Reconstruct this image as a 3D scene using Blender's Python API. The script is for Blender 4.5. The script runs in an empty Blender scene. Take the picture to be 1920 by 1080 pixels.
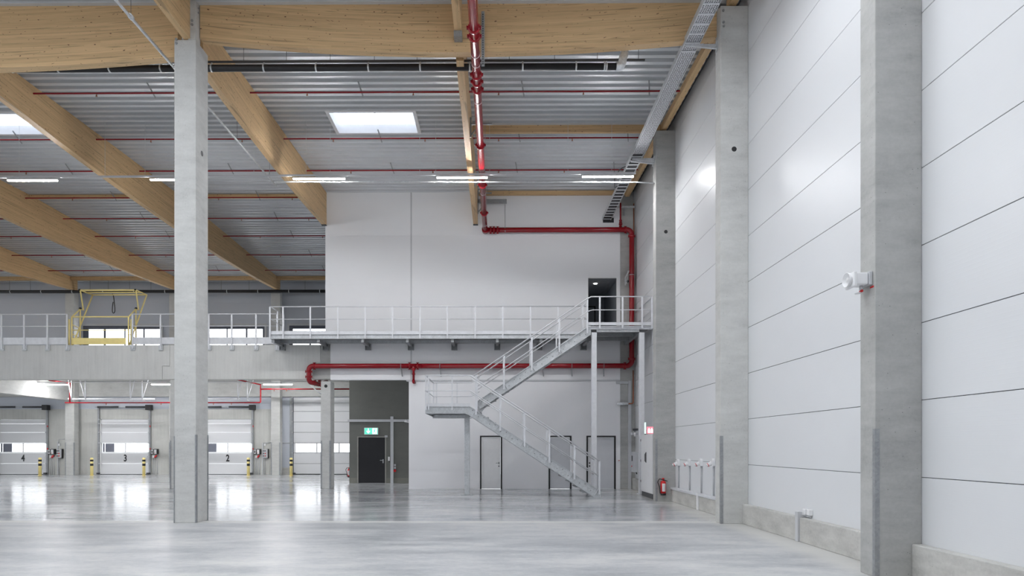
import bpy, bmesh, math, random
from mathutils import Vector, Matrix
random.seed(7)
sc = bpy.context.scene
COL = sc.collection
PI = math.pi

# ------------------------------------------------------------------ camera
F = 1260.0; CX = 922.5; HY = 837.0; TH = 0.0075; EYE = 1.69
cam_d = bpy.data.cameras.new('camera'); cam = bpy.data.objects.new('camera', cam_d); COL.objects.link(cam)
cam.location = (0, 0, EYE); cam.rotation_euler = (PI/2, 0, TH)
cam_d.sensor_width = 36; cam_d.lens = F/1920*36
cam_d.shift_x = (960-CX)/1920; cam_d.shift_y = (HY-540)/1920
cam_d.clip_end = 300
sc.camera = cam

def at(px, py, Y):
    """world point of a photo pixel on the plane Y (measuring aid)"""
    u = (px-CX)/F; c, s = math.cos(TH), math.sin(TH)
    X = Y*(u*c-s)/(c+u*s); d = -X*s+Y*c
    return Vector((X, Y, EYE+(HY-py)*d/F))
def ax(px, Y): return at(px, HY, Y).x
def az(px, py, Y): return at(px, py, Y).z

# ------------------------------------------------------------------ materials
def lin(c):
    return tuple(((v/12.92) if v <= 0.04045 else ((v+0.055)/1.055)**2.4) for v in c)
def rgb(r, g, b): return lin((r/255, g/255, b/255))+(1,)

class NT:
    def __init__(s, name):
        s.m = bpy.data.materials.new(name); s.m.use_nodes = True
        s.t = s.m.node_tree; s.t.nodes.clear()
        s.out = s.n('ShaderNodeOutputMaterial'); s.b = s.n('ShaderNodeBsdfPrincipled')
        s.l(s.b.outputs[0], s.out.inputs[0])
    def n(s, typ, **k):
        x = s.t.nodes.new(typ)
        for a, v in k.items(): setattr(x, a, v)
        return x
    def l(s, a, b): s.t.links.new(a, b)
    def coord(s, scale=(1,1,1), rot=(0,0,0)):
        tc = s.n('ShaderNodeTexCoord'); mp = s.n('ShaderNodeMapping')
        mp.inputs['Scale'].default_value = scale; mp.inputs['Rotation'].default_value = rot
        s.l(tc.outputs['Object'], mp.inputs[0]); return mp.outputs[0]
    def noise(s, vec, scale, detail=4, rough=.55):
        x = s.n('ShaderNodeTexNoise'); x.inputs['Scale'].default_value = scale
        x.inputs['Detail'].default_value = detail; x.inputs['Roughness'].default_value = rough
        s.l(vec, x.inputs['Vector']); return x.outputs['Fac']
    def ramp(s, fac, stops):
        r = s.n('ShaderNodeValToRGB'); e = r.color_ramp.elements
        while len(e) > 1: e.remove(e[0])
        e[0].position, e[0].color = stops[0]
        for p, c in stops[1:]:
            q = e.new(p); q.color = c
        s.l(fac, r.inputs[0]); return r.outputs[0]
    def mix(s, fac, a, b, mode='MIX'):
        x = s.n('ShaderNodeMix'); x.data_type = 'RGBA'; x.blend_type = mode
        for i, v in ((0, fac), (6, a), (7, b)):
            if isinstance(v, (int, float, tuple)): x.inputs[i].default_value = v
            else: s.l(v, x.inputs[i])
        return x.outputs[2]
    def math(s, op, a, b=None):
        x = s.n('ShaderNodeMath', operation=op)
        for i, v in ((0, a), (1, b)):
            if v is None: continue
            if isinstance(v, (int, float)): x.inputs[i].default_value = v
            else: s.l(v, x.inputs[i])
        return x.outputs[0]
    def bump(s, h, strength=.2, dist=.01):
        x = s.n('ShaderNodeBump'); x.inputs['Strength'].default_value = strength; x.inputs['Distance'].default_value = dist
        s.l(h, x.inputs['Height']); s.l(x.outputs[0], s.b.inputs['Normal'])

def G(v): return (v, v, v, 1)

def simple(name, col, rough=.5, metal=0., var=.06, scale=6, spec=None, coat=0):
    t = NT(name); b = t.b
    v = t.coord(); f = t.noise(v, scale, 3)
    lo = tuple(c*(1-var) for c in col[:3])+(1,); hi = tuple(min(1, c*(1+var)) for c in col[:3])+(1,)
    t.l(t.ramp(f, [(.3, lo), (.7, hi)]), b.inputs['Base Color'])
    b.inputs['Roughness'].default_value = rough; b.inputs['Metallic'].default_value = metal
    if coat: b.inputs['Coat Weight'].default_value = coat; b.inputs['Coat Roughness'].default_value = .1
    return t.m

def concrete(name, base, tint=(1,1,.97), var=.12, streak=False, pits=True, rough=.75):
    t = NT(name); v = t.coord()
    n1 = t.noise(v, .9, 6, .6)
    n2 = t.noise(t.coord((7, 7, .35) if streak else (1.2, 1.2, 4)), 1.6, 5, .65)
    n3 = t.noise(v, 22, 3, .6)
    a = t.math('ADD', t.math('MULTIPLY', n1, .45), t.math('MULTIPLY', n2, .4)); a = t.math('ADD', a, t.math('MULTIPLY', n3, .15))
    def c(k): return (base*k*tint[0], base*k*tint[1], base*k*tint[2], 1)
    col = t.ramp(a, [(.32, c(1-var*1.6)), (.45, c(1-var*.3)), (.55, c(1+var*.35)), (.68, c(1+var*1.1))])
    if pits:
        vo = t.n('ShaderNodeTexVoronoi'); vo.inputs['Scale'].default_value = 13; t.l(v, vo.inputs['Vector'])
        big = t.noise(v, 1.7, 2)
        thr = t.math('MULTIPLY', t.math('GREATER_THAN', big, .5), .075)
        pit = t.math('LESS_THAN', vo.outputs['Distance'], thr)
        col = t.mix(pit, col, c(.45))
    t.l(col, t.b.inputs['Base Color']); t.b.inputs['Roughness'].default_value = rough
    t.bump(a, .25, .01)
    return t.m

def glulam(name, along, base=(213, 180, 135)):
    """laminated spruce; 'lam' is the height above the beam's curved underside, so the laminations follow the curve"""
    t = NT(name)
    tc = t.n('ShaderNodeTexCoord'); sp = t.n('ShaderNodeSeparateXYZ'); t.l(tc.outputs['Object'], sp.inputs[0])
    L = sp.outputs[0 if along == 'x' else 1]; O = sp.outputs[1 if along == 'x' else 0]
    at_ = t.n('ShaderNodeAttribute'); at_.attribute_name = 'lam'; Z = at_.outputs['Fac']
    cw = t.n('ShaderNodeCombineXYZ'); t.l(t.math('MULTIPLY', L, .35), cw.inputs[0]); t.l(t.math('MULTIPLY', Z, 2.), cw.inputs[1])
    warp = t.noise(cw.outputs[0], 1.5, 3)
    Zw = t.math('ADD', Z, t.math('MULTIPLY', warp, .02))
    cb = t.n('ShaderNodeCombineXYZ'); t.l(L, cb.inputs[0]); t.l(t.math('ADD', Z, .002), cb.inputs[1])
    br = t.n('ShaderNodeTexBrick'); t.l(cb.outputs[0], br.inputs['Vector'])
    br.offset = .43; br.offset_frequency = 3; br.squash = .8; br.squash_frequency = 2
    br.inputs['Scale'].default_value = 1; br.inputs['Brick Width'].default_value = 3.7; br.inputs['Row Height'].default_value = .045
    br.inputs['Mortar Size'].default_value = .0012; br.inputs['Mortar Smooth'].default_value = .8; br.inputs['Bias'].default_value = 0
    c = rgb(*base)
    def k(f, g=1): return (min(1, c[0]*f), min(1, c[1]*f*g), min(1, c[2]*f*g), 1)
    br.inputs['Color1'].default_value = k(.93, .98); br.inputs['Color2'].default_value = k(1.07, 1.01); br.inputs['Mortar'].default_value = k(.80)
    cb2 = t.n('ShaderNodeCombineXYZ'); t.l(t.math('MULTIPLY', L, .55), cb2.inputs[0]); t.l(t.math('MULTIPLY', Zw, 22), cb2.inputs[1]); t.l(t.math('MULTIPLY', O, 12), cb2.inputs[2])
    g = t.noise(cb2.outputs[0], 1.2, 6, .68)
    col = t.mix(1., br.outputs['Color'], t.ramp(g, [(.28, G(.58)), (.38, G(.86)), (.5, G(1.0)), (.75, G(1.08))]), 'MULTIPLY')
    # dark resin streaks, each a short stretch of one lamination
    cb4 = t.n('ShaderNodeCombineXYZ'); t.l(t.math('MULTIPLY', L, 1.0), cb4.inputs[0]); t.l(t.math('MULTIPLY', Zw, 30), cb4.inputs[1]); t.l(t.math('MULTIPLY', O, 10), cb4.inputs[2])
    g2 = t.noise(cb4.outputs[0], .9, 2, .5)
    col = t.mix(t.ramp(g2, [(.63, G(0)), (.70, G(.75))]), col, k(.50, .98))
    # knots of uneven size
    wn = t.noise(cw.outputs[0], 5, 2)
    for scl, lo, sy, off, r0 in ((3.1, .55, 1.5, 0, .06), (5.3, .66, 1.3, 3.7, .066)):
        cb3 = t.n('ShaderNodeCombineXYZ'); t.l(t.math('ADD', t.math('ADD', L, off), t.math('MULTIPLY', wn, .35)), cb3.inputs[0]); t.l(t.math('ADD', t.math('MULTIPLY', Z, sy), t.math('MULTIPLY', O, 2.3)), cb3.inputs[1])
        vo = t.n('ShaderNodeTexVoronoi'); vo.voronoi_dimensions = '2D'; vo.inputs['Scale'].default_value = scl; vo.inputs['Randomness'].default_value = 1
        t.l(cb3.outputs[0], vo.inputs['Vector'])
        spk = t.n('ShaderNodeSeparateColor'); t.l(vo.outputs['Color'], spk.inputs[0])
        rad = t.math('MULTIPLY', spk.outputs[1], r0)
        kn = t.math('LESS_THAN', vo.outputs['Distance'], rad)
        halo = t.math('LESS_THAN', vo.outputs['Distance'], t.math('MULTIPLY', rad, 1.6))
        on = t.math('GREATER_THAN', spk.outputs[0], 1-lo)
        col = t.mix(t.math('MULTIPLY', t.math('MULTIPLY', halo, on), .35), col, k(.6, .9))
        col = t.mix(t.math('MULTIPLY', t.math('MULTIPLY', kn, on), .9), col, rgb(84, 44, 24))
    t.l(col, t.b.inputs['Base Color']); t.b.inputs['Roughness'].default_value = .55
    return t.m

def galv(name, v=.62, rough=.42, metal=.55, tint=(.97, 1, 1.03)):
    t = NT(name); c = t.coord()
    vo = t.n('ShaderNodeTexVoronoi'); vo.inputs['Scale'].default_value = 28; t.l(c, vo.inputs['Vector'])
    n = t.noise(c, 5, 4)
    sp = t.n('ShaderNodeSeparateColor'); t.l(vo.outputs['Color'], sp.inputs[0])
    f = t.math('ADD', t.math('MULTIPLY', sp.outputs[0], .3), t.math('MULTIPLY', n, .7))
    def k(a): return (v*a*tint[0], v*a*tint[1], v*a*tint[2], 1)
    t.l(t.ramp(f, [(.3, k(.86)), (.7, k(1.1))]), t.b.inputs['Base Color'])
    t.b.inputs['Roughness'].default_value = rough; t.b.inputs['Metallic'].default_value = metal
    return t.m

def emit(name, col, s):
    t = NT(name); t.b.inputs['Base Color'].default_value = col
    t.b.inputs['Emission Color'].default_value = col; t.b.inputs['Emission Strength'].default_value = s
    t.b.inputs['Roughness'].default_value = .3
    return t.m

def panel_white(name, col, pitch=.055, rough=.36, strength=.07):
    t = NT(name); tc = t.n('ShaderNodeTexCoord'); sp = t.n('ShaderNodeSeparateXYZ'); t.l(tc.outputs['Object'], sp.inputs[0])
    z = t.math('FRACT', t.math('DIVIDE', sp.outputs[2], pitch))
    tri = t.math('ABSOLUTE', t.math('SUBTRACT', z, .5))
    edge = t.ramp(tri, [(.40, G(0)), (.46, G(1))])
    t.bump(edge, strength, .004)
    n = t.noise(t.coord((.4, .4, .9)), .8, 3)
    t.l(t.ramp(n, [(.3, tuple(c*.97 for c in col[:3])+(1,)), (.7, col)]), t.b.inputs['Base Color'])
    t.b.inputs['Roughness'].default_value = rough
    return t.m

def floor_mat():
    t = NT('polished_concrete_floor')
    tc = t.n('ShaderNodeTexCoord'); sp = t.n('ShaderNodeSeparateXYZ'); t.l(tc.outputs['Object'], sp.inputs[0])
    wob = t.noise(t.coord((.35, 1, 1)), 1.2, 3)
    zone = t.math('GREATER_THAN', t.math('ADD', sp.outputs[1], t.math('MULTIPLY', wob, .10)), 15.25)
    big = t.noise(t.coord((.22, .5, 1), (0, 0, .25)), .8, 6, .62)
    mid = t.noise(t.coord((.6, 1.6, 1), (0, 0, -.15)), 1.1, 7, .7)
    fine = t.noise(t.coord((1, 1.8, 1)), 9, 5, .7)
    a = t.math('ADD', t.math('MULTIPLY', big, .5), t.math('MULTIPLY', mid, .5))
    a = t.math('ADD', t.math('MULTIPLY', a, .80), t.math('MULTIPLY', fine, .20))
    a = t.math('ADD', t.math('MULTIPLY', t.math('SUBTRACT', a, .5), 1.35), .49)
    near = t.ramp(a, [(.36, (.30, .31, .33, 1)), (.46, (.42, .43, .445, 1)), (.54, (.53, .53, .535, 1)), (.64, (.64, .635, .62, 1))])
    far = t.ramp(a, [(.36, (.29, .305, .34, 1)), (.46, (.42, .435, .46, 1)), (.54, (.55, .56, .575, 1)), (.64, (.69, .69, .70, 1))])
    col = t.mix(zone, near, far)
    # slab joint band
    dj = t.math('ABSOLUTE', t.math('SUBTRACT', t.math('ADD', sp.outputs[1], t.math('MULTIPLY', wob, .10)), 15.1))
    band = t.ramp(dj, [(.12, G(.5)), (.32, G(0))])
    col = t.mix(band, col, (.72, .71, .68, 1))
    # pale strip beside the right-hand plinth
    dx = t.ramp(t.math('ADD', sp.outputs[0], t.math('MULTIPLY', wob, .25)), [(.0, G(0)), (1, G(1))])
    mr = t.n('ShaderNodeMapRange'); mr.inputs['From Min'].default_value = 4.75; mr.inputs['From Max'].default_value = 5.1
    t.l(t.math('ADD', sp.outputs[0], t.math('MULTIPLY', wob, .25)), mr.inputs['Value'])
    col = t.mix(t.math('MULTIPLY', mr.outputs[0], .7), col, (.66, .65, .62, 1))
    # trowel scratches and specks
    sc1 = t.noise(t.coord((.25, 5, 1), (0, 0, .35)), 2.2, 2)
    col = t.mix(t.ramp(sc1, [(.68, G(0)), (.76, G(.12))]), col, (.72, .72, .71, 1))
    t.l(col, t.b.inputs['Base Color'])
    r = t.ramp(a, [(.3, G(.30)), (.7, G(.44))])
    r2 = t.ramp(a, [(.3, G(.13)), (.7, G(.20))])
    t.l(t.mix(zone, r, r2), t.b.inputs['Roughness'])
    t.b.inputs['IOR'].default_value = 1.5
    t.bump(t.math('ADD', mid, t.math('MULTIPLY', fine, .3)), .05, .006)
    return t.m

M = {}
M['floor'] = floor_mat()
M['conc'] = concrete('column_concrete', .43, var=.2)
M['conc_l'] = concrete('light_concrete', .56, var=.16)
M['conc_s'] = concrete('streaked_fascia_concrete', .64, streak=True, pits=False, var=.10)
M['conc_w'] = concrete('dock_wall_concrete', .56, tint=(1, 1, .95), streak=True, pits=False, var=.12)
M['plinth'] = concrete('plinth_concrete', .50, tint=(1, .985, .94), var=.28)
M['olive'] = concrete('dark_olive_concrete', .155, tint=(1, 1.02, .93), var=.10, pits=False)
M['wx'] = glulam('glulam_spruce_crosswise', 'x')
M['wy'] = glulam('glulam_spruce_lengthwise', 'y')
M['deck'] = simple('coated_steel_deck', (.57, .59, .61, 1), .38, .12, .03, 2)
M['panel'] = panel_white('white_sandwich_panel', (.76, .77, .79, 1))
M['panel2'] = panel_white('pale_wall_panel', (.84, .845, .865, 1), pitch=.11, rough=.55, strength=.03)
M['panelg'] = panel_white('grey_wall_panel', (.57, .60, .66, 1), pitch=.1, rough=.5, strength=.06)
M['plaster'] = simple('smooth_white_plaster', (.85, .85, .87, 1), .6, 0, .015, .8)
M['galv'] = galv('galvanised_steel', .62, .42, .35)
M['galv_d'] = galv('dull_galvanised_steel', .36, .5, .5)
M['steel_w'] = simple('bright_zinc_rail', (.74, .75, .78, 1), .35, .2, .05, 8)
M['red'] = simple('glossy_red_paint', (.26, .003, .010, 1), .16, 0, .05, 3, coat=0)
M['red_b'] = simple('signal_red_plastic', (.62, .01, .012, 1), .3, 0, .05, 3)
M['black'] = simple('matt_black_plastic', (.012, .012, .014, 1), .45)
M['dark'] = simple('dark_grey_metal', (.06, .062, .068, 1), .45, .2)
M['yellow'] = simple('yellow_enamel', (.85, .60, .10, 1), .4)
M['yellow_l'] = simple('pale_yellow_enamel', (.95, .79, .32, 1), .4)
M['white'] = simple('white_enamel', (.82, .82, .83, 1), .35, 0, .02)
M['lgrey'] = simple('light_grey_enamel', (.55, .56, .58, 1), .4, 0, .03)
M['doorp'] = panel_white('white_door_section', (.78, .785, .80, 1), pitch=.06, rough=.4, strength=.03)
M['doorg'] = simple('pale_grey_door', (.62, .63, .66, 1), .45, 0, .02)
M['doorblack'] = simple('anthracite_door', (.007, .0075, .011, 1), .6, 0, .05)
M['copper'] = simple('copper_pipe', (.42, .13, .06, 1), .4, .6)
M['foil'] = galv('crumpled_aluminium_foil', .9, .3, .4)
M['seal'] = simple('dark_joint', (.03, .03, .035, 1), .8)
M['led'] = emit('led_diffuser', (.98, .985, 1, 1), 230)
M['led_soft'] = emit('led_diffuser_far_row', (.98, .985, 1, 1), 60)  # weaker emission for lamps added out of view
M['glow'] = emit('daylit_window_pane', (.93, .96, 1, 1), 3.5)
M['sky_glow'] = emit('daylit_rooflight', (.80, .88, 1, 1), 1.15)
M['green'] = emit('lit_green_sign', (.10, .62, .45, 1), .75)
M['signwhite'] = emit('lit_white_sign', (1, 1, 1, 1), 1.0)
M['redsign'] = emit('lit_red_sign', (.80, .22, .28, 1), .8)
M['mint'] = emit('lit_mint_sign_edge', (.62, .85, .78, 1), .7)
M['ceilt'] = simple('ceiling_tile', (.62, .63, .66, 1), .8)
M['roomw'] = simple('grey_room_wall', (.42, .45, .50, 1), .8)
M['spot'] = emit('small_downlight', (1, .98, .95, 1), 9)
M['curtain'] = simple('slate_dock_curtain', (.20, .21, .26, 1), .7)

# ------------------------------------------------------------------ mesh builder
class MB:
    def __init__(s): s.v = []; s.f = []; s.sm = []
    def add(s, vs, fs, smooth=False):
        o = len(s.v); s.v += [Vector(v) for v in vs]
        for f in fs: s.f.append([i+o for i in f]); s.sm.append(smooth)
        return s
    def box(s, x0, x1, y0, y1, z0, z1):
        if x0 > x1: x0, x1 = x1, x0
        if y0 > y1: y0, y1 = y1, y0
        if z0 > z1: z0, z1 = z1, z0
        return s.add([(x0,y0,z0),(x1,y0,z0),(x1,y1,z0),(x0,y1,z0),(x0,y0,z1),(x1,y0,z1),(x1,y1,z1),(x0,y1,z1)],
              [(0,3,2,1),(4,5,6,7),(0,1,5,4),(1,2,6,5),(2,3,7,6),(3,0,4,7)])
    def prism(s, poly, axis, a, b):
        """poly of 2-D points; axis 'x': (y,z) extruded in x; 'y': (x,z); 'z': (x,y)"""
        n = len(poly)
        def P(p, t): return {'x': (t, p[0], p[1]), 'y': (p[0], t, p[1]), 'z': (p[0], p[1], t)}[axis]
        vs = [P(p, a) for p in poly]+[P(p, b) for p in poly]
        fs = [tuple(range(n)), tuple(range(2*n-1, n-1, -1))]
        for i in range(n):
            j = (i+1) % n; fs.append((j, i, i+n, j+n))
        return s.add(vs, fs)
    def sheet(s, prof, axis, a, b):
        n = len(prof)
        def P(p, t): return {'x': (t, p[0], p[1]), 'y': (p[0], t, p[1])}[axis]
        vs = [P(p, a) for p in prof]+[P(p, b) for p in prof]
        return s.add(vs, [(i, i+1, i+1+n, i+n) for i in range(n-1)])
    def bar(s, p, q, w, h, up=(0, 0, 1)):
        p = Vector(p); q = Vector(q); d = (q-p).normalized(); up = Vector(up)
        if abs(d.dot(up)) > .98: up = Vector((0, 1, 0))
        r = d.cross(up).normalized()*w/2; u = r.cross(d).normalized()*h/2
        vs = [p-r-u, p+r-u, p+r+u, p-r+u, q-r-u, q+r-u, q+r+u, q-r+u]
        return s.add(vs, [(0,1,2,3),(7,6,5,4),(0,4,5,1),(1,5,6,2),(2,6,7,3),(3,7,4,0)])
    def tube(s, pts, r, seg=12, cap=True):
        pts = [Vector(p) for p in pts]; n = len(pts)
        rr = r if isinstance(r, (list, tuple)) else [r]*n
        t0 = (pts[1]-pts[0]).normalized()
        a = Vector((0, 0, 1)) if abs(t0.z) < .9 else Vector((1, 0, 0))
        nr = (a-t0*a.dot(t0)).normalized(); vs = []; prev = t0
        for i, p in enumerate(pts):
            t = (pts[min(i+1, n-1)]-pts[max(i-1, 0)]).normalized()
            if t.length < .5: t = prev
            nr = (nr-t*nr.dot(t)).normalized(); b = t.cross(nr); prev = t
            for k in range(seg):
                an = 2*PI*k/seg; vs.append(p+(nr*math.cos(an)+b*math.sin(an))*rr[i])
        fs = [(i*seg+k, i*seg+(k+1) % seg, (i+1)*seg+(k+1) % seg, (i+1)*seg+k) for i in range(n-1) for k in range(seg)]
        s.add(vs, fs, True)
        if cap:
            o = len(s.v)-n*seg
            s.f.append([o+k for k in range(seg-1, -1, -1)]); s.sm.append(False)
            s.f.append([o+(n-1)*seg+k for k in range(seg)]); s.sm.append(False)
        return s
    def build(s, name, mat, parent=None, bevel=0):
        me = bpy.data.meshes.new(name)
        off = Vector(parent_world(parent)) if parent else Vector((0, 0, 0))
        me.from_pydata([tuple(v-off) for v in s.v], [], s.f)
        me.polygons.foreach_set('use_smooth', s.sm)
        me.update()
        me.materials.append(M[mat] if isinstance(mat, str) else mat)
        o = bpy.data.objects.new(name, me); COL.objects.link(o)
        if parent: o.parent = parent
        if bevel:
            b = o.modifiers.new('bevel', 'BEVEL'); b.width = bevel; b.segments = 2; b.limit_method = 'ANGLE'
        return o
def parent_world(p):
    w = Vector((0, 0, 0))
    while p: w += Vector(p.location); p = p.parent
    return w
def box(*a): return MB().box(*a)
def tube(*a, **k): return MB().tube(*a, **k)
def bar(*a, **k): return MB().bar(*a, **k)
def fillet(pts, R, seg=6):
    pts = [Vector(p) for p in pts]; out = [pts[0]]
    for i in range(1, len(pts)-1):
        a, b, c = pts[i-1], pts[i], pts[i+1]
        d1 = (a-b).normalized(); d2 = (c-b).normalized()
        th = d1.angle(d2); cut = R/math.tan(th/2)
        p1 = b+d1*cut; p2 = b+d2*cut
        ctr = b+(d1+d2).normalized()*(R/math.sin(th/2))
        for k in range(seg+1):
            t = k/seg; v = (p1-ctr).lerp(p2-ctr, t).normalized()*R; out.append(ctr+v)
    out.append(pts[-1]); return out

def tag(o, label, cat=None, group=None, kind=None):
    o['label'] = label
    if cat: o['category'] = cat
    if group: o['group'] = group
    if kind: o['kind'] = kind
    return o
def thing(name, label, cat, loc=(0, 0, 0), group=None, kind=None):
    o = bpy.data.objects.new(name, None); COL.objects.link(o); o.location = loc; o.empty_display_size = .2
    return tag(o, label, cat, group, kind)
def struct(o, label, cat): return tag(o, label, cat, None, 'structure')
def copy_tree(o, delta=None, parent=None):
    c = o.copy(); COL.objects.link(c)
    if parent: c.parent = parent
    if delta is not None: c.location = Vector(o.location)+Vector(delta)
    for ch in o.children: copy_tree(ch, None, c)
    return c
def text_mesh(name, body, size, mat, loc, parent, sx=.75, thick=.004, offset=.008):
    cu = bpy.data.curves.new(name+'_curve', 'FONT'); cu.body = body; cu.size = size; cu.align_x = 'CENTER'
    cu.extrude = thick; cu.offset = offset
    tmp = bpy.data.objects.new('tmp_text', cu); COL.objects.link(tmp)
    dg = bpy.context.evaluated_depsgraph_get(); me = bpy.data.meshes.new_from_object(tmp.evaluated_get(dg))
    bpy.data.objects.remove(tmp)
    loc = Vector(loc)-parent_world(parent)
    for v in me.vertices:
        x, y, z = v.co; v.co = (x*sx+loc.x, -z+loc.y, y+loc.z)
    me.materials.clear(); me.materials.append(M[mat])
    o = bpy.data.objects.new(name, me); COL.objects.link(o); o.parent = parent
    return o

# grid
YA, YB, YC, YD = 8.72, 14.72, 20.72, 26.72
XW = 5.49; XC = 4.886
Y0 = 26.7; YDK = 40.2
def zd(Y): return 11.80-abs(Y-27)*.02      # underside of the roof deck

# ------------------------------------------------------------------ floor
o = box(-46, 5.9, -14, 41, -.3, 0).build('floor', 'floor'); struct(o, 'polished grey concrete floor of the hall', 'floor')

# ------------------------------------------------------------------ roof deck (trapezoidal sheet, ribs across the hall) with rooflight openings
SKY = []   # rooflights x0,x1,y0,y1
SKY.append((ax(612, 19.9), ax(776, 19.9), 19.95, 21.35))
SKY.append((-16.95, -14.35, 19.95, 21.35))
ADDED_SKY = [(-17, -14.4, 3.0, 4.4), (-11, -8.4, 3.0, 4.4), (-5, -2.4, 3.0, 4.4), (1, 3.6, 3.0, 4.4),
           (-11, -8.4, 9.5, 10.9), (-5, -2.4, 9.5, 10.9), (1, 3.6, 9.5, 10.9), (-17, -14.4, 9.5, 10.9)]  # added unseen rooflights, put in to light the near hall
SKY += ADDED_SKY
mb = MB()
P = .31; ROOF0, ROOF1 = -14.0, 40.4
def deck_profile(ya, yb):
    pts = []; k = math.floor(ya/P)
    y = k*P
    while y < yb:
        for dy, h in ((0, 0), (.13, 0), (.165, .13), (.275, .13)):
            yy = y+dy
            if ya <= yy <= yb: pts.append((yy, zd(yy)+h))
        y += P
    def at_y(yy):
        t = (yy/P-math.floor(yy/P))*P
        if t < .13: h = 0
        elif t < .165: h = .13*(t-.13)/.035
        elif t < .275: h = .13
        else: h = .13*(1-(t-.275)/.035)
        return (yy, zd(yy)+h)
    if not pts or pts[0][0] > ya+1e-4: pts.insert(0, at_y(ya))
    if pts[-1][0] < yb-1e-4: pts.append(at_y(yb))
    return pts
bands = sorted({(s[2], s[3]) for s in SKY})
y = ROOF0; XR0, XR1 = -44, 5.36
for (a, b) in bands:
    mb.sheet(deck_profile(y, a), 'x', XR0, XR1)
    xs = XR0
    for s_ in sorted([s for s in SKY if s[2] == a]):
        mb.sheet(deck_profile(a, b), 'x', xs, s_[0]); xs = s_[1]
    mb.sheet(deck_profile(a, b), 'x', xs, XR1); y = b
mb.sheet(deck_profile(y, ROOF1), 'x', XR0, XR1)
o = mb.build('ceiling', 'deck'); struct(o, 'grey trapezoidal steel roof deck with ribs running across the hall', 'roof')
sol = o.modifiers.new('thickness', 'SOLIDIFY'); sol.thickness = .004; sol.offset = 1
# insulation slab above deck keeps daylight out
mb = MB()
y = ROOF0
for (a, b) in bands+[(ROOF1, ROOF1)]:
    for (p, q) in ([(y, a)] if not (y < 27 < a) else [(y, 27), (27, a)]):
        mb.prism([(p, zd(p)+.15), (q, zd(q)+.15), (q, zd(q)+.20), (p, zd(p)+.20)], 'x', XR0, XR1+.4)
    if a < b:
        xs = XR0
        for s_ in sorted([s for s in SKY if s[2] == a])+[(XR1+.4, 0, 0, 0)]:
            mb.prism([(a, zd(a)+.15), (b, zd(b)+.15), (b, zd(b)+.20), (a, zd(a)+.20)], 'x', xs, s_[0]); xs = s_[1]
    y = b
o = mb.build('ceiling', 'dark'); struct(o, 'roof build-up above the steel deck', 'roof')

# rooflights
for i, (x0, x1, y0, y1) in enumerate(SKY):
    if i == 0: lab = 'white rectangular rooflight in the roof deck between the central column and the thick red pipe'
    elif i == 1: lab = 'white rooflight cut by the left edge of the photo'
    else: lab = 'rooflight in the roof nearer than the front girder'
    zt = zd((y0+y1)/2)
    t = thing('window_%d' % (i+1), lab, 'rooflight', ((x0+x1)/2, (y0+y1)/2, zt), kind='structure', group=None if i < 2 else 'rooflights before the front girder')
    m = MB(); w = .05
    h = .24
    m.box(x0-w, x0+w, y0-w, y1+w, zt-.04, zt+h); m.box(x1-w, x1+w, y0-w, y1+w, zt-.04, zt+h)
    m.box(x0+w, x1-w, y0-w, y0+w, zt-.04, zt+h); m.box(x0+w, x1-w, y1-w, y1+w, zt-.04, zt+h)
    m.build('upstand_frame', 'white', t)
    box(x0-w, x1+w, y0-w, y1+w, zt+h+.001, zt+h+.04).build('glazing', 'sky_glow', t)
    if i < 2:
        for k in range(1, 12):
            xx = x0+(x1-x0)*k/12; tube([(xx, y0, zt+.20), (xx, y1, zt+.20)], .003, 4).build('safety_grid_bar', 'white', t)
        for k in range(1, 6):
            yy = y0+(y1-y0)*k/6; tube([(x0, yy, zt+.205), (x1, yy, zt+.205)], .003, 4).build('safety_grid_bar', 'white', t)
        xm = (x0+x1)/2+.05
        bar((xm, y0, zt+.17), (xm, y0+.45, zt+.17), .05, .05).build('opener', 'lgrey', t)
    if i < 2: continue
    ld = bpy.data.lights.new('rooflight_daylight', 'AREA'); ld.shape = 'RECTANGLE'; ld.size = x1-x0-.1; ld.size_y = y1-y0-.1  # area lamp giving each added rooflight its light
    ld.energy = 170; ld.color = (.93, .97, 1)
    lo = bpy.data.objects.new('rooflight_daylight', ld); COL.objects.link(lo); lo.location = ((x0+x1)/2, (y0+y1)/2, zt+.2)

# ------------------------------------------------------------------ walls
SE = [1.29+k for k in range(0, 11)]
def wall_prof(x, zs, z0, z1, g=.007, dp=.010, sgn=1):
    """horizontal-joint profile (x or y, z), groove going into the wall"""
    pts = [(x, z0)]
    for z in sorted(zs):
        if z0 < z < z1: pts += [(x, z-g), (x+sgn*dp, z-g*.4), (x+sgn*dp, z+g*.4), (x, z+g)]
    pts.append((x, z1)); return pts
pr = wall_prof(XW, SE, .30, 12.05)
m = MB(); m.prism(pr+[(5.7, 12.05), (5.7, .30)], 'y', -8, 41)
o = m.build('wall_right', 'panel'); struct(o, 'tall white sandwich panel wall with thin dark horizontal joints', 'wall')
m = MB()
for z in SE: m.box(XW+.0085, XW+.0097, -8, 41, z-.006, z+.006)
o = m.build('trim_1', 'seal'); struct(o, 'thin dark joints between the white wall panels', 'trim')
# grey bottom part of wall behind plinths
o = box(XW+.02, 5.68, -8, 41, 0, .29).build('wall_right', 'plinth'); struct(o, 'concrete foot of the right wall', 'wall')

o = box(-46, 5.9, -14.3, -14.001, 0, 12).build('wall_near', 'panel2'); struct(o, 'white wall behind the viewpoint', 'wall')
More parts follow.
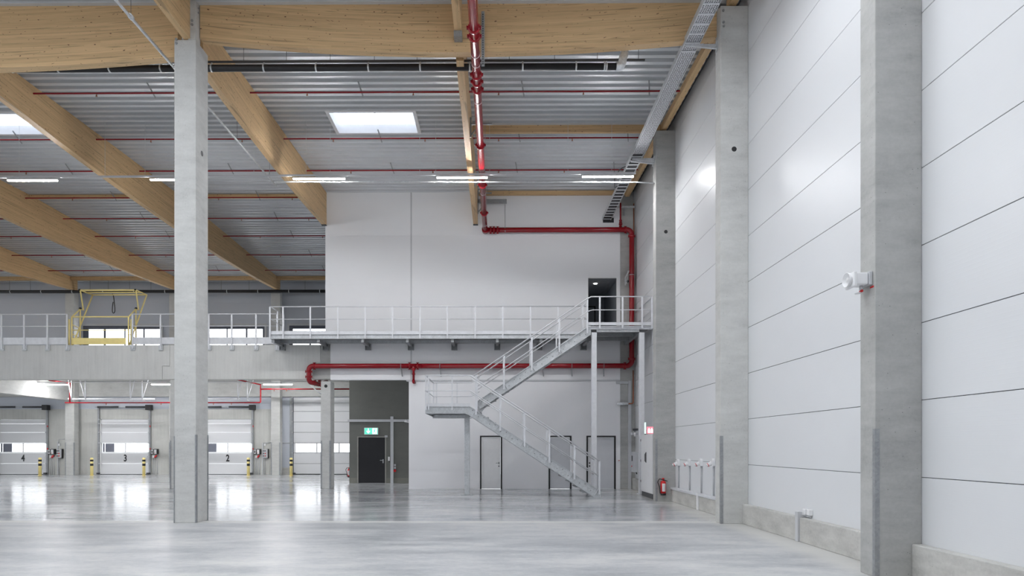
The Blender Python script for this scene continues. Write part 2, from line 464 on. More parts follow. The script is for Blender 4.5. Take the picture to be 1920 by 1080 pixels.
# concrete plinths between wall columns
XP = 5.355
def plinth(y0, y1, z, lab, split=None, rail=False):
    t = thing('baseboard_right', lab, 'plinth', (XP, y0, 0), kind='structure')
    segs = [(y0, y1)] if not split else [(y0, split-.06), (split+.06, y1)]
    for a, b in segs:
        box(XP, XW-.001, a, b, 0, z).build('plinth_block', 'plinth', t, .012)
        if rail: box(XP-.025, XW-.002, a, b, z+.001, z+.06).build('capping', 'steel_w', t, .006)
    if split:
        box(XP-.03, XP+.05, split-.055, split+.055, 0, z+(.10 if not rail else .07)).build('joint_post', 'lgrey' if not rail else 'white', t, .004)
plinth(YC+.36, YD, .43, 'concrete plinth at the foot of the wall near the white cabinet')
plinth(YB+.365, YC, .37, 'concrete plinth with pale capping rail under the four wall sockets', split=17.95, rail=True)
plinth(YA+.365, YB, .43, 'long concrete plinth with white joint post between the two nearest wall columns', split=12.0)
plinth(-3, YA, .43, 'concrete plinth in the bottom right corner of the photo')

# white middle wall (upper, panel) with open doorway; lower plaster wall with doors
dx0, dx1 = ax(1102, Y0), ax(1161, Y0); dz0, dz1 = 5.95, az(1130, 520, Y0)
xl = ax(611, Y0)-.02; xr = XC+.0
zb = az(900, 712, Y0)
zs_u = [6.15, 8.1, 10.08]
m = MB()
YT = Y0+.25
def front(x0, x1, z0, z1):
    pr = wall_prof(Y0, zs_u+[5.1], z0, z1, g=.004, dp=.003)
    # profile given as (y,z), extruded in x
    m.prism(pr+[(YT, z1), (YT, z0)], 'x', x0, x1)
xj = ax(771, Y0)
front(xl+.20, xj-.02, zb, 12.0); front(xj+.02, dx0, zb, 12.0); front(dx0, dx1, zb, dz0); front(dx0, dx1, dz1, 12.0); front(dx1, xr, zb, 12.0)
front(xl, xl+.20, 5.76, 12.0)
m.box(xj-.02, xj+.02, Y0+.02, YT, zb, 12.0)
o = m.build('wall_middle', 'panel2'); struct(o, 'smooth white upper wall above the steel walkway', 'wall')
o = box(xj-.03, xj+.03, Y0-.004, Y0+.019, zb, zd(Y0)).build('trim_2', 'lgrey'); struct(o, 'grey vertical joint strip down the white upper wall', 'trim')
m = MB(); m.box(dx0-.0, dx0+.02, Y0-.005, Y0+.02, dz0, dz1); m.box(dx1-.11, dx1, Y0-.006, Y0+.02, dz0, dz1); m.box(dx0, dx1, Y0-.005, Y0+.02, dz1-.03, dz1)
o = m.build('trim_3', 'white'); struct(o, 'pale frame around the open upper doorway', 'trim')
# side return of the box (left side, hidden) and roof of the recess
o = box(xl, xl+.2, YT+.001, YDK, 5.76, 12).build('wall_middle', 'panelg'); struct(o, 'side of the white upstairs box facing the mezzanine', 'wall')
# upstairs room behind the open doorway
m = MB(); ry1 = 30.9
m.box(dx0-.35, dx0-.25, YT+.002, ry1, dz0-.1, 9.0); m.box(dx1+.05, dx1+.14, YT+.002, ry1, dz0-.1, 9.0); m.box(dx0-.25, dx1+.05, ry1-.1, ry1, dz0-.1, 9.0)
o = m.build('wall_room', 'roomw'); struct(o, 'dim grey walls of the upstairs room behind the open doorway', 'wall')
o = box(dx0-.24, dx1+.04, YT+.003, ry1-.11, dz0-.1, dz0-.02).build('floor', 'dark'); struct(o, 'floor of the upstairs room', 'floor')
m = MB()
for i in range(4):
    for j in range(7): m.box(dx0-.24+i*.45, dx0-.24+i*.45+.44, YT+.01+j*.6, YT+.01+j*.6+.59, 8.52, 8.55)
o = m.build('ceiling', 'ceilt'); struct(o, 'grey tiled ceiling of the upstairs room', 'ceiling')
o = thing('ceiling_downlight', 'small round downlight in the ceiling of the upstairs room', 'lamp', ((dx0+dx1)/2-.1, 28.2, 8.5))
tube([((dx0+dx1)/2-.1, 28.2, 8.50), ((dx0+dx1)/2-.1, 28.2, 8.519)], .07, 14).build('lamp_disc', 'spot', o)
m = MB(); m.box(dx0-.2, dx0+.85, ry1-.13, ry1-.101, dz0-.02, dz0+2.1)
o = m.build('door_1', 'roomw'); struct(o, 'dim door at the back of the upstairs room', 'door')
m = MB(); m.box(dx0+.85, dx0+.90, ry1-.15, ry1-.101, dz0-.02, dz0+2.15); m.box(dx0-.2, dx0+.85, ry1-.15, ry1-.101, dz0+2.1, dz0+2.15); m.build('frame', 'seal', o)

# lower plaster wall
lx0 = ax(766.5, Y0)
doors = [(900, 941.5, 'white'), (1028.5, 1071.5, 'white'), (1099.5, 1154.5, 'doorg')]
m = MB(); xs = lx0; DH = az(920, 817, Y0)
for a, b, _ in doors:
    xa, xb = ax(a, Y0), ax(b, Y0); m.box(xs, xa, Y0, YT, 0, zb-.06); m.box(xa, xb, Y0, YT, DH, zb-.06); xs = xb
m.box(xs, xr, Y0, YT, 0, zb-.06)
m.box(lx0, lx0+.25, YT, 30.9, 0, zb-.06)
o = m.build('wall_middle', 'plaster'); struct(o, 'smooth white ground floor wall with three doors behind the staircase', 'wall')
o = box(lx0-.1, xr, Y0-.03, YT, zb-.058, zb-.001).build('trim_4', 'lgrey'); struct(o, 'grey rail between white upper and lower wall', 'trim')
labs = ['white door with black frame between the steel post and the lower stair flight', 'pale door with black frame half hidden behind the lower stair flight',
        'pale grey double door with closer behind the foot of the stairs']
for i, (a, b, mt) in enumerate(doors):
    xa, xb = ax(a, Y0), ax(b, Y0)
    t = thing('door_%d' % (i+2), labs[i], 'door', ((xa+xb)/2, Y0, 0), kind='structure')
    fw = .06
    m = MB(); m.box(xa, xa+fw, Y0-.02, Y0+.12, 0, DH); m.box(xb-fw, xb, Y0-.02, Y0+.12, 0, DH); m.box(xa+fw, xb-fw, Y0-.02, Y0+.12, DH-fw, DH)
    m.build('door_frame', 'black', t)
    if i < 2:
        box(xa+fw+.005, xb-fw-.005, Y0+.02, Y0+.06, .01, DH-fw-.005).build('door_leaf', 'doorg' if i == 1 else 'white', t)
        if i == 0:
            h = MB().tube(fillet([(xb-.13, Y0+.02, 1.03), (xb-.13, Y0-.05, 1.03), (xb-.25, Y0-.05, 1.03)], .015), .01, 8)
            h.box(xb-.155, xb-.105, Y0+.005, Y0+.02, .99, 1.07); h.build('handle', 'galv_d', t)
            box(xb-.15, xb-.11, Y0+.004, Y0+.02, .88, .93).build('lock', 'dark', t)
    else:
        xm = xa+(xb-xa)*.27
        box(xa+fw+.005, xm, Y0+.02, Y0+.06, .01, DH-fw-.005).build('door_leaf', 'white', t)
        box(xm+.006, xb-fw-.005, Y0+.02, Y0+.06, .01, DH-fw-.005).build('door_leaf', 'doorg', t)
        box(xb-.5, xb-.22, Y0-.03, Y0+.019, DH-.13, DH-.075).build('door_closer', 'lgrey', t)
        box(xa+.10, xa+.15, Y0+.0, Y0+.02, 1.0, 1.06).build('lock', 'dark', t)
        box(xa+.10, xa+.15, Y0+.0, Y0+.02, .88, .94).build('lock', 'dark', t)
t = thing('wall_switch', 'small white push button on the wall right of the grey double door', 'switch', (ax(1160, Y0), Y0, 1.1))
box(ax(1158, Y0), ax(1162, Y0), Y0-.035, Y0-.001, 1.09, 1.17).build('housing', 'white', t)
box(ax(1159.3, Y0), ax(1161.5, Y0), Y0-.045, Y0-.036, 1.12, 1.145).build('button', 'red_b', t)

# olive recess wall
YO = 30.9; ox0 = ax(655, YO)
bx0, bx1 = ax(672, YO), ax(722, YO); BH = az(700, 820, YO)
m = MB(); m.box(ox0, bx0, YO, YO+.3, .0, 5.5); m.box(bx1, -3.2, YO, YO+.3, 0, 5.5); m.box(bx0, bx1, YO, YO+.3, BH, 5.5)
m.box(ox0, ox0+.3, YO+.3, YDK, 0, 5.5)
o = m.build('wall_recess', 'olive'); struct(o, 'dark olive grey concrete wall around the black door', 'wall')
m = MB(); m.box(ox0-.0, bx0-.06, YO-.008, YO-.001, 0, .24); m.box(bx1+.06, -3.2, YO-.008, YO-.001, 0, .24)
o = m.build('baseboard_recess', simple('olive_grey_plinth', (.20, .20, .175, 1), .8)); struct(o, 'slightly paler band at the foot of the dark wall', 'skirting')
t = thing('door_5', 'solid black door in the dark olive wall under the green exit sign', 'door', ((bx0+bx1)/2, YO, 0), kind='structure')
m = MB(); m.box(bx0-.05, bx0, YO-.02, YO+.1, 0, BH+.04); m.box(bx1, bx1+.05, YO-.02, YO+.1, 0, BH+.04); m.box(bx0, bx1, YO-.02, YO+.1, BH, BH+.04)
m.build('door_frame', simple('beige_grey_frame', (.33, .32, .29, 1), .6), t)
box(bx0+.005, bx1-.005, YO-.005, YO+.045, .01, BH-.005).build('door_leaf', 'doorblack', t)
h = MB().tube(fillet([(bx1-.09, YO, 1.05), (bx1-.09, YO-.07, 1.05), (bx1-.22, YO-.07, 1.05)], .015), .012, 8)
h.box(bx1-.11, bx1-.07, YO-.018, YO-.006, .92, 1.1); h.build('handle', 'galv', t)
box(bx1+.0, bx1+.12, YO-.10, YO-.021, BH-.0, BH+.09).build('door_contact', 'lgrey', t)
# exit sign
sx0, sx1 = ax(683.5, YO), ax(709.5, YO); sz0, sz1 = az(696, 815, YO), az(696, 802, YO)
t = thing('exit_sign', 'lit green and white exit sign with down arrow above the black door', 'sign', ((sx0+sx1)/2, YO, sz0))
box(sx0, sx1, YO-.09, YO-.001, sz0, sz1).build('sign_case', 'white', t)
box(sx0+.02, sx1-.02, YO-.095, YO-.091, sz0+.02, sz1-.02).build('lit_panel', 'green', t)
cx = sx0+(sx1-sx0)*.30; cz = (sz0+sz1)/2
MB().prism([(cx-.02, cz+.12), (cx+.02, cz+.12), (cx+.02, cz-.02), (cx+.08, cz+.03), (cx+.08, cz-.02), (cx, cz-.11), (cx-.08, cz-.02), (cx-.08, cz+.03), (cx-.02, cz-.02)], 'y', YO-.099, YO-.096).build('arrow', 'signwhite', t)
cx2 = sx0+(sx1-sx0)*.76
dm = MB(); dm.prism([(cx2-.11, cz-.13), (cx2+.10, cz-.13), (cx2+.10, cz+.13), (cx2-.11, cz+.13)], 'y', YO-.099, YO-.096); dm.build('doorway_symbol', 'signwhite', t)
rm = MB()
rm.prism([(cx2+.01+.028*math.cos(a*PI/6), cz+.095+.028*math.sin(a*PI/6)) for a in range(12)], 'y', YO-.103, YO-.100)
for p, q, w in (((.0, .06), (-.015, -.02), .05), ((-.015, -.02), (-.06, -.06), .03), ((-.06, -.06), (-.09, -.12), .026), ((-.01, -.02), (.04, -.05), .03), ((.04, -.05), (.02, -.12), .026), ((.0, .05), (.06, .02), .022), ((.0, .05), (-.06, .03), .022), ((-.06, .03), (-.07, -.02), .02)):
    rm.bar((cx2+p[0], YO-.1015, cz+p[1]), (cx2+q[0], YO-.1015, cz+q[1]), w, .003, up=(0, 1, 0))
rm.build('running_figure', 'green', t)
# cable ducts on the recess wall
t = thing('cable_duct', 'grey cable duct cross on the dark wall right of the black door', 'duct', (ax(735, YO), YO, 0))
box(ax(732.5, YO), ax(738, YO), YO-.08, YO-.001, .0, az(735, 781, YO)).build('upright_duct', 'lgrey', t)
box(ax(652.5, YO), ax(767, YO)+.6, YO-.075, YO-.002, az(700, 791, YO), az(700, 786.5, YO)).build('horizontal_duct', 'lgrey', t)
t = thing('wall_lamp', 'small white horn shaped lamp beside the end of the grey duct', 'lamp', (ax(762, 29.5), 29.5, az(762, 792, 29.5)))
w0 = at(767, 792, 29.5); w1 = at(758, 791, 29.5)
tube([w0+Vector((.3, 0, 0)), w0, w1+Vector((.05, 0, 0))], .022, 8).build('arm', 'white', t); tube([w1, w1+Vector((.1, 0, .06))], [.02, .07], 10).build('lamp_head', 'white', t)
t = thing('door_intercom', 'white intercom with cord between the black door and the duct', 'intercom', (ax(729.5, YO), YO, 1.1))
box(ax(728, YO), ax(731, YO), YO-.06, YO-.001, az(729, 864, YO), az(729, 856.5, YO)).build('housing', 'white', t)
tube(fillet([at(730, 864, YO-.03), at(730, 867, YO-.03), at(733, 867, YO-.03)], .03), .01, 6).build('cord', 'dark', t)
for k, (py, mt, lab, nm) in enumerate(((872, 'lgrey', 'upper grey switch box right of the upright duct', 'switch_box'), (877, 'lgrey', 'lower grey switch box just above the red alarm box', 'switch_box'), (882.5, 'red_b', 'round red alarm box below two grey switches', 'alarm_box'))):
    p = at(740.6, py, YO)
    if k < 2: o = box(p.x-.04, p.x+.04, YO-.05, YO-.001, p.z-.045, p.z+.045).build(nm, mt)
    else: o = tube([(p.x, YO-.06, p.z), (p.x, YO-.001, p.z)], .06, 14).build(nm, mt)
    tag(o, lab, 'switch')
# small things on return wall at px 763
for (py0, py1, mt, lab, nm) in ((837.5, 846, 'white', 'white box on the edge of the white wall beside the dark recess', 'wall_box'), (856, 862, simple('dark_green_box', (.02, .2, .16, 1), .5), 'small dark green box at the edge of the white wall', 'alarm_box')):
    Yq = 28.2; p = at(765, (py0+py1)/2, Yq)
    o = box(lx0-.09, lx0-.001, Yq-.1, Yq+.1, az(765, py1, Yq), az(765, py0, Yq)).build(nm, mt); tag(o, lab, 'box')

# ------------------------------------------------------------------ dock wall (far)
S = 1260/YDK
def X40(px): return ax(px, YDK)
def Z40(py): return az(400, py, YDK)
d_rng = [(-29.93, -26.87), (-23.83, -20.77), (-17.72, -14.66)]
d_rng = [(X40(-6), X40(90)), (X40(186), X40(282)), (X40(378), X40(474.5))]
tall = (X40(549), X40(549)+4.1)
ZC = Z40(767); DT = Z40(786)
m = MB(); xs = -44
for a, b in d_rng: m.box(xs, a, YDK, YDK+.3, 0, ZC); m.box(a, b, YDK, YDK+.3, DT, ZC); xs = b
xe = X40(528); m.box(xs, xe, YDK, YDK+.3, 0, ZC)
o = m.build('wall_dock', 'conc_w'); struct(o, 'pale concrete wall with the numbered dock doors', 'wall')
m = MB(); m.box(xe, tall[0], YDK, YDK+.3, .42, 4.62); m.box(xe, tall[0], YDK, YDK+.3, 0, .42)
o = m.build('wall_dock', 'panelg'); struct(o, 'narrow panel wall left of the tall door', 'wall')
o = box(X40(528.5), X40(543), YDK-.03, YDK-.001, 0, .42).build('baseboard_dock', 'plinth'); struct(o, 'low concrete block left of the tall door', 'plinth')
pr = wall_prof(YDK, [4.25, 6.4, 7.35, 9.3, 10.3], ZC+.001, 12.0, g=.008, dp=.006)
m = MB(); m.prism(pr+[(YDK+.3, 12.0), (YDK+.3, ZC+.001)], 'x', -44, xe-.001)
wz0, wz1 = 7.55, Z40(611)
pr2 = wall_prof(YDK, [5.2, 6.4, 7.35, 9.3, 10.3], 4.63, 12.0, g=.008, dp=.006); m.prism(pr2+[(YDK+.3, 12.0), (YDK+.3, 4.63)], 'x', xe, -5)
o = m.build('wall_back', 'panelg'); struct(o, 'blue grey panel wall behind the mezzanine', 'wall')
# concrete beam over doors
o = box(-44, -5.5, YDK-.35, YDK-.001, Z40(745)+.02, 5.54).build('concrete_lintel_beam', 'conc_l'); tag(o, 'long concrete beam on the far wall above the dock doors', 'beam')
# far window bands
def window_band(i, px0, px1, panes, lab):
    x0, x1 = X40(px0), X40(px1)
    t = thing('window_%d' % i, lab, 'window', ((x0+x1)/2, YDK, wz0), kind='structure')
    m = MB(); m.box(x0, x1, YDK-.06, YDK-.001, wz0, wz1); m.build('window_frame', simple('slate_frame', (.10, .11, .14, 1), .5), t)
    m = MB(); m.box(x0-.12, x1+.12, YDK-.10, YDK-.061, wz1, wz1+.12); m.box(x0-.12, x0, YDK-.10, YDK-.061, wz0, wz1); m.box(x1, x1+.12, YDK-.10, YDK-.061, wz0, wz1); m.build('outer_trim', 'lgrey', t)
    for a, b in panes:
        box(X40(a), X40(b), YDK-.07, YDK-.062, wz0+.04, Z40(617.5)).build('pane', 'glow', t)
window_band(21, 157, 303, [(168, 195.5), (200, 234), (237, 269.5), (273, 301)], 'row of bright windows on the mezzanine behind the yellow gate')
window_band(22, 352, 497, [(356, 384), (391, 425.5), (428, 461.5), (465, 493)], 'row of bright windows just right of the central column')
window_band(23, 543, 650, [(550, 580.5), (584, 620)], 'bright windows cut off by the white upstairs wall')

def dock_door(num, x0, x1, lab, idx):
    t = thing('door_%d' % idx, lab, 'door', ((x0+x1)/2, YDK, 0), kind='structure')
    Yd = YDK+.06
    zs = [.03, .66, 1.30, 1.90, 2.53, 3.05, DT-.02]
    for k in range(6):
        if k == 2: continue
        box(x0+.06, x1-.06, Yd, Yd+.05, zs[k]+.006, zs[k+1]-.006).build('door_section', 'doorp', t, .006)
    # window section
    wx0, wx1 = x0+.15, x1-.09; xm = wx0+(wx1-wx0)*.49
    m = MB(); m.box(x0+.06, x1-.06, Yd, Yd+.05, 1.306, 1.36); m.box(x0+.06, x1-.06, Yd, Yd+.05, 1.85, 1.894)
    m.box(x0+.06, wx0, Yd, Yd+.05, 1.36, 1.85); m.box(wx1, x1-.06, Yd, Yd+.05, 1.36, 1.85); m.box(xm-.04, xm+.04, Yd, Yd+.05, 1.36, 1.85)
    sec = m.build('window_section', 'doorp', t)
    box(wx0, xm-.04, Yd+.03, Yd+.04, 1.36, 1.85).build('pane', 'glow', sec); box(xm+.04, wx1, Yd+.03, Yd+.04, 1.36, 1.85).build('pane', 'glow', sec)
    m = MB(); m.box(wx0+.02, wx0+.14, Yd+.022, Yd+.029, 1.361, 1.849); m.box(wx0+.17, wx0+.72, Yd+.022, Yd+.029, 1.361, 1.849); m.build('dock_curtain', 'curtain', sec)
    tag(t.children[0], 'bottom white section') if False else None
    box(x0+.03, x1-.03, Yd-.01, Yd+.05, .0, .03).build('rubber_seal', 'black', t)
    box(x0, x1, Yd-.02, Yd+.04, DT-.018, DT+.0).build('top_seal', 'black', t)
    for sx, xx in ((-1, x0), (1, x1)):
        m = MB(); m.box(xx-.05, xx+.05, YDK-.10, YDK-.002, 0, DT+.75); g = m.build('guide_rail', 'galv_d', t)
        for z in zs[1:]:
            tube([(xx-sx*.1, YDK-.02, z), (xx-sx*.05, YDK-.14, z)], .035, 8).build('roller', 'galv', g)
        box(xx-.02 if sx < 0 else xx-.12, xx+.12 if sx < 0 else xx+.02, YDK-.25, YDK-.11, .02, .12).build('foot_bracket', 'dark', t)
    zsft = DT+.72
    tube([(x0-.1, YDK-.25, zsft), (x1+.15, YDK-.25, zsft)], .02, 8).build('shaft', 'galv', t)
    for a, b in ((x0+.05, x0+1.3), (x1-1.35, x1-.1)): tube([(a, YDK-.25, zsft), (b, YDK-.25, zsft)], .055, 10).build('torsion_spring', 'dark', t)
    box(x1-.1, x1+.22, YDK-.42, YDK-.12, zsft-.18, zsft+.12).build('drive_motor', 'black', t)
    for z in (1.55, 2.9): box(x1+.03, x1+.07, YDK-.14, YDK-.101, z-.05, z+.04).build('sensor', 'red_b', t)
    # cable loop down the right jamb
    tube([(x1-.15, YDK-.05, 1.1), (x1-.22, YDK-.12, .7), (x1-.28, YDK-.1, .3)], .012, 6).build('pull_cord', 'lgrey', t)
    if num:
        text_mesh('door_number', num, .56, 'black', ((x0+x1)/2+.0, Yd-.004, .80), t, sx=.74, offset=.016)
    return t
dock_door('4', *d_rng[0], 'white sectional dock door numbered 4 at the left edge', 6)
dock_door('3', *d_rng[1], 'white sectional dock door numbered 3', 7)
dock_door('2', *d_rng[2], 'white sectional dock door numbered 2 right of the central column', 8)
# tall door
x0, x1 = tall
t = thing('door_9', 'tall unnumbered white sectional door behind the slim concrete column', 'door', ((x0+x1)/2, YDK, 0), kind='structure')
Yd = YDK+.06; zs = [.03, .66, 1.30, 1.90, 2.53, 3.16, 3.79, 4.30, 4.64]
for k in range(8):
    if k == 2: continue
    box(x0+.03, x1, Yd, Yd+.05, zs[k]+.009, zs[k+1]-.009).build('door_section', 'doorp', t, .008)
panes = [(X40(554), X40(592)), (X40(595), X40(633.5)), (X40(637), X40(676))]
m = MB(); m.box(x0+.03, x1, Yd, Yd+.05, 1.309, 1.345); m.box(x0+.03, x1, Yd, Yd+.05, 1.86, 1.891)
xs = x0+.03
for a, b in panes: m.box(xs, a, Yd, Yd+.05, 1.345, 1.86); xs = b
m.box(xs, x1, Yd, Yd+.05, 1.345, 1.86); sec = m.build('window_section', 'doorp', t)
for a, b in panes: box(a, b, Yd+.03, Yd+.04, 1.345, 1.86).build('pane', 'glow', sec)
box(x0+.02, x1, Yd-.01, Yd+.05, 0, .03).build('rubber_seal', 'black', t)
g = box(x0-.16, x0-.03, YDK-.10, YDK-.002, 0, 5.2).build('guide_rail', 'galv_d', t)
for z in zs[1:]: tube([(x0-.03, YDK-.02, z), (x0+.03, YDK-.14, z)], .04, 8).build('roller', 'galv', g)
box(x0-.1, x0+.2, YDK-.25, YDK-.11, .02, .12).build('foot_bracket', 'dark', t)
box(x1+.0, -7.0, YDK, YDK+.3, 0, 4.62).build('door_jamb', 'conc_w', t) if x1 < -7.1 else None
box(x0-.18, x1+.2, YDK+.115, YDK+.3, 0, 4.64).build('door_backing', 'dark', t)

# control boxes by the dock doors
def control_pair(x, lab):
    t = thing('door_control_box', lab, 'control box', (x, YDK, 1.3))
    box(x, x+.16, YDK-.14, YDK-.002, 1.22, 1.52).build('operator_box', 'black', t, .01)
    box(x+.02, x+.14, YDK-.15, YDK-.141, 1.25, 1.49).build('front_plate', 'white', t); box(x+.05, x+.11, YDK-.156, YDK-.151, 1.29, 1.44).build('display', 'black', t)
    box(x+.20, x+.42, YDK-.16, YDK-.002, 1.22, 1.54).build('power_box', 'black', t, .01)
    box(x+.21, x+.35, YDK-.17, YDK-.161, 1.24, 1.50).build('front_plate', 'white', t)
    tube([(x+.26, YDK-.18, 1.30), (x+.26, YDK-.171, 1.30)], .02, 8).build('button', 'red_b', t)
    box(x+.08, x+.22, YDK-.12, YDK-.002, 1.0, 1.16).build('socket', 'white', t, .01)
    bar((x+.22, YDK-.12, 1.02), (x+.34, YDK-.12, 1.16), .09, .07).build('plug', 'red_b', t)
    for dx in (.1, .2, .32): tube([(x+dx, YDK-.03, 1.0 if dx < .3 else 1.21), (x+dx, YDK-.03, 0.01)], .018, 6).build('conduit', 'lgrey', t)
def socket_combo(x, lab):
    t = thing('socket_box', lab, 'socket box', (x, YDK, 1.0))
    box(x, x+.28, YDK-.20, YDK-.002, 1.0, 1.52).build('housing', 'lgrey', t, .015)
    box(x+.2, x+.30, YDK-.16, YDK-.001, .98, 1.54).build('side_cover', 'black', t, .01)
    for i, (dx, dz, mt) in enumerate(((.05, .42, 'dark'), (.14, .42, 'dark'), (.05, .27, 'dark'), (.15, .27, 'red_b'), (.05, .12, 'dark'), (.15, .12, 'red_b'))):
        tube([(x+dx, YDK-.225, 1.0+dz), (x+dx, YDK-.201, 1.0+dz)], .035, 10).build('outlet', mt, t)
    tube([(x+.06, YDK-.04, .98), (x+.06, YDK-.04, .01)], .02, 6).build('conduit', 'lgrey', t)
    box(x+.02, x+.12, YDK-.08, YDK-.002, 1.72, 1.86).build('junction_box', 'white', t)
control_pair(X40(92.5), 'pair of black and white control boxes right of dock door 4')
socket_combo(X40(110), 'grey and red multi socket box right of dock door 4')
control_pair(X40(285), 'pair of control boxes right of dock door 3 beside the central column')
control_pair(X40(477), 'pair of control boxes right of dock door 2')
socket_combo(X40(495), 'grey and red multi socket box between dock door 2 and the far column')
t = thing('cable_conduit', 'white conduit running from the socket box to the tall door', 'conduit', (X40(493), YDK, 0))
box(X40(492), X40(494), YDK-.05, YDK-.002, 0, 1.9).build('upright_run', 'lgrey', t)
tube([(X40(494), YDK-.03, 1.9), (X40(508), YDK-.03, 1.9)], .02, 6).build('horizontal_run', 'lgrey', t)
tube([(X40(529), YDK-.03, 1.9), (X40(546), YDK-.03, 1.9)], .02, 6).build('horizontal_run', 'lgrey', t)
t = thing('cable_conduit', 'pale conduit and channel left of the far column near dock door 4', 'conduit', (X40(109), YDK, 0))
box(X40(108), X40(110), YDK-.05, YDK-.002, 0, 1.98).build('upright_run', 'lgrey', t)
tube(fillet([(X40(110.5), YDK-.03, 1.7), (X40(110.5), YDK-.03, 2.12), (X40(122), YDK-.03, 2.12)], .03), .015, 6).build('horizontal_run', 'lgrey', t)

# far wall columns (double height)
def concrete_column(name, x0, x1, y0, y1, h, lab, mt='conc', guard=None, hole=None, parent=None, bevel=.012):
    t = thing(name, lab, 'column', ((x0+x1)/2, (y0+y1)/2, 0))
    box(x0, x1, y0, y1, 0, h).build('shaft', mt, t, bevel)
    if guard:
        for sx in guard:
            xx = x0 if sx < 0 else x1; w = .055; e = .006
            m = MB()
            if sx < 0: m.box(x0-e, x0+w, y0-e, y0-.001, .0, 1.92); m.box(x0-e, x0-.0005, y0-.001, y0+w, .0, 1.92)
            else: m.box(x1-w, x1+e, y0-e, y0-.001, .0, 1.92); m.box(x1+.0005, x1+e, y0-.001, y0+w, 0, 1.92)
            m.build('corner_guard', 'galv_d', t)
    if hole:
        for (p, q, r) in hole: tube([p, q], r, 20).build('cable_sleeve', 'black', t)  # black disc stands for the shade inside a hole
    return t
YF = 39.4
for i, (pa, pb, lab) in enumerate(((122, 144, 'far concrete column between dock doors 4 and 3'), (317, 337, 'far concrete column mostly hidden behind the central column'), (508, 530, 'far concrete column between dock door 2 and the tall door'))):
    xa, xb = ax(pa, YF), ax(pb-5, YF)
    t = concrete_column('concrete_column', xa, xb, YF, YDK-.36, 11.0, lab, 'conc_l', guard=(-1, 1))
# bracket shoes where the far columns meet the beams
# ------------------------------------------------------------------ mezzanine
fz0, fz1 = az(300, 711, YD), az(300, 647, YD)
xa, xb = ax(318.5, YD), ax(304.5, YD); zn = az(310, 686.5, YD)
YM1 = YD+.38
g = .012
o = MB().prism([(-44, fz0), (xb-g, fz0), (xb-g, zn), (xa-g, zn), (xa-g, fz1), (-44, fz1)], 'y', YD, YM1).build('mezzanine_edge_beam', 'conc_s'); tag(o, 'long streaky concrete edge beam of the mezzanine left of the central column', 'beam')
xe2 = ax(601, YD); zt2 = az(600, 681, YD); xe3 = ax(587, YD)
o = MB().prism([(xb, fz0), (xe3-g, fz0), (xe3-g, zt2), (xe2-g, zt2), (xe2-g, fz1), (xa, fz1), (xa, zn+g), (xb, zn+g)], 'y', YD, YM1).build('mezzanine_edge_beam', 'conc_s'); tag(o, 'concrete mezzanine edge beam between central column and walkway end', 'beam')
xq1, xq2 = ax(620.5, YD), ax(635.5, YD)
o = MB().prism([(xe3, fz0), (xq2, fz0), (xq2, zt2-.12), (xq1, zt2-.12), (xq1, fz1), (xe2, fz1), (xe2, zt2+g), (xe3, zt2+g)], 'y', YD, YM1).build('beam_end_block', 'conc'); tag(o, 'darker concrete end block above the slim column under the walkway', 'beam')
o = box(-44, xl-.001, YM1+.002, YDK-.36, fz1-.18, fz1).build('floor', 'conc_l'); struct(o, 'mezzanine floor slab', 'floor')
o = box(xl+.21, XW, YT+.01, YDK-.36, fz1-.18, fz1).build('ceiling', 'conc_l'); struct(o, 'slab above the ground floor recess', 'ceiling')
o = box(-25.45, -24.95, YM1+.002, YF-.002, 4.38, fz1-.181).build('concrete_joist', 'conc_l', None, .01); tag(o, 'deep concrete joist under the mezzanine running back to the far column', 'beam')
# front columns on grid D
sx0c, sx1c = ax(601.7, YD), ax(620, YD)
t = concrete_column('concrete_column', sx0c, sx1c, YD-.02, YD+.6, az(610, 715, YD), 'slim pale concrete column in front of the tall door', 'conc_l', guard=(-1, 1),
                hole=[((ax(611, YD-.02), YD-.026, az(611, 724, YD)), (ax(611, YD-.02), YD+.02, az(611, 724, YD)), .065)])
t = concrete_column('concrete_column', ax(319, YD), ax(319, YD)+.42, YD-.02, YD+.6, az(610, 711.5, YD), 'concrete column under the mezzanine almost hidden behind the central column', 'conc_l', guard=(-1, 1))

# mezzanine railing
def railing(t, posts, ztop, zmid, zbase, ytop, axis='x', rp=.022, rh=.022, mt='steel_w'):
    pass
YR = YD-.06
rt, rm_, rb = az(300, 589, YR), az(300, 611.5, YR), az(300, 652, YR)
def mezz_rail(pxs, xa, xb, lab):
    t = thing('guard_railing', lab, 'railing', ((xa+xb)/2, YR, fz1))
    tube([(xa, YR, rt), (xb, YR, rt)], .024, 8).build('handrail', 'steel_w', t)
    tube([(xa, YR, rm_), (xb, YR, rm_)], .017, 8).build('middle_rail', 'steel_w', t)
    box(xa, xb, YR+.025, YR+.035, fz1+.03, fz1+.30).build('toe_board', 'steel_w', t)
    for px in pxs:
        x = ax(px, YR)
        p = box(x-.03, x+.03, YR-.012, YR+.012, rb-.05, rt-.02).build('rail_post', 'steel_w', t)
        box(x-.09, x+.09, YR+.012, YR+.055, rb-.10, rb+.11).build('foot_plate', 'galv', p)
mezz_rail([2.5, 45, 88.5, 125.5], -24.0, ax(126, YR), 'silver guard railing on the mezzanine left of the yellow gate')
mezz_rail([248.5, 301, 346, 391.5, 434.5, 480, 519.5], ax(247, YR), ax(521, YR), 'silver guard railing on the mezzanine between yellow gate and walkway')

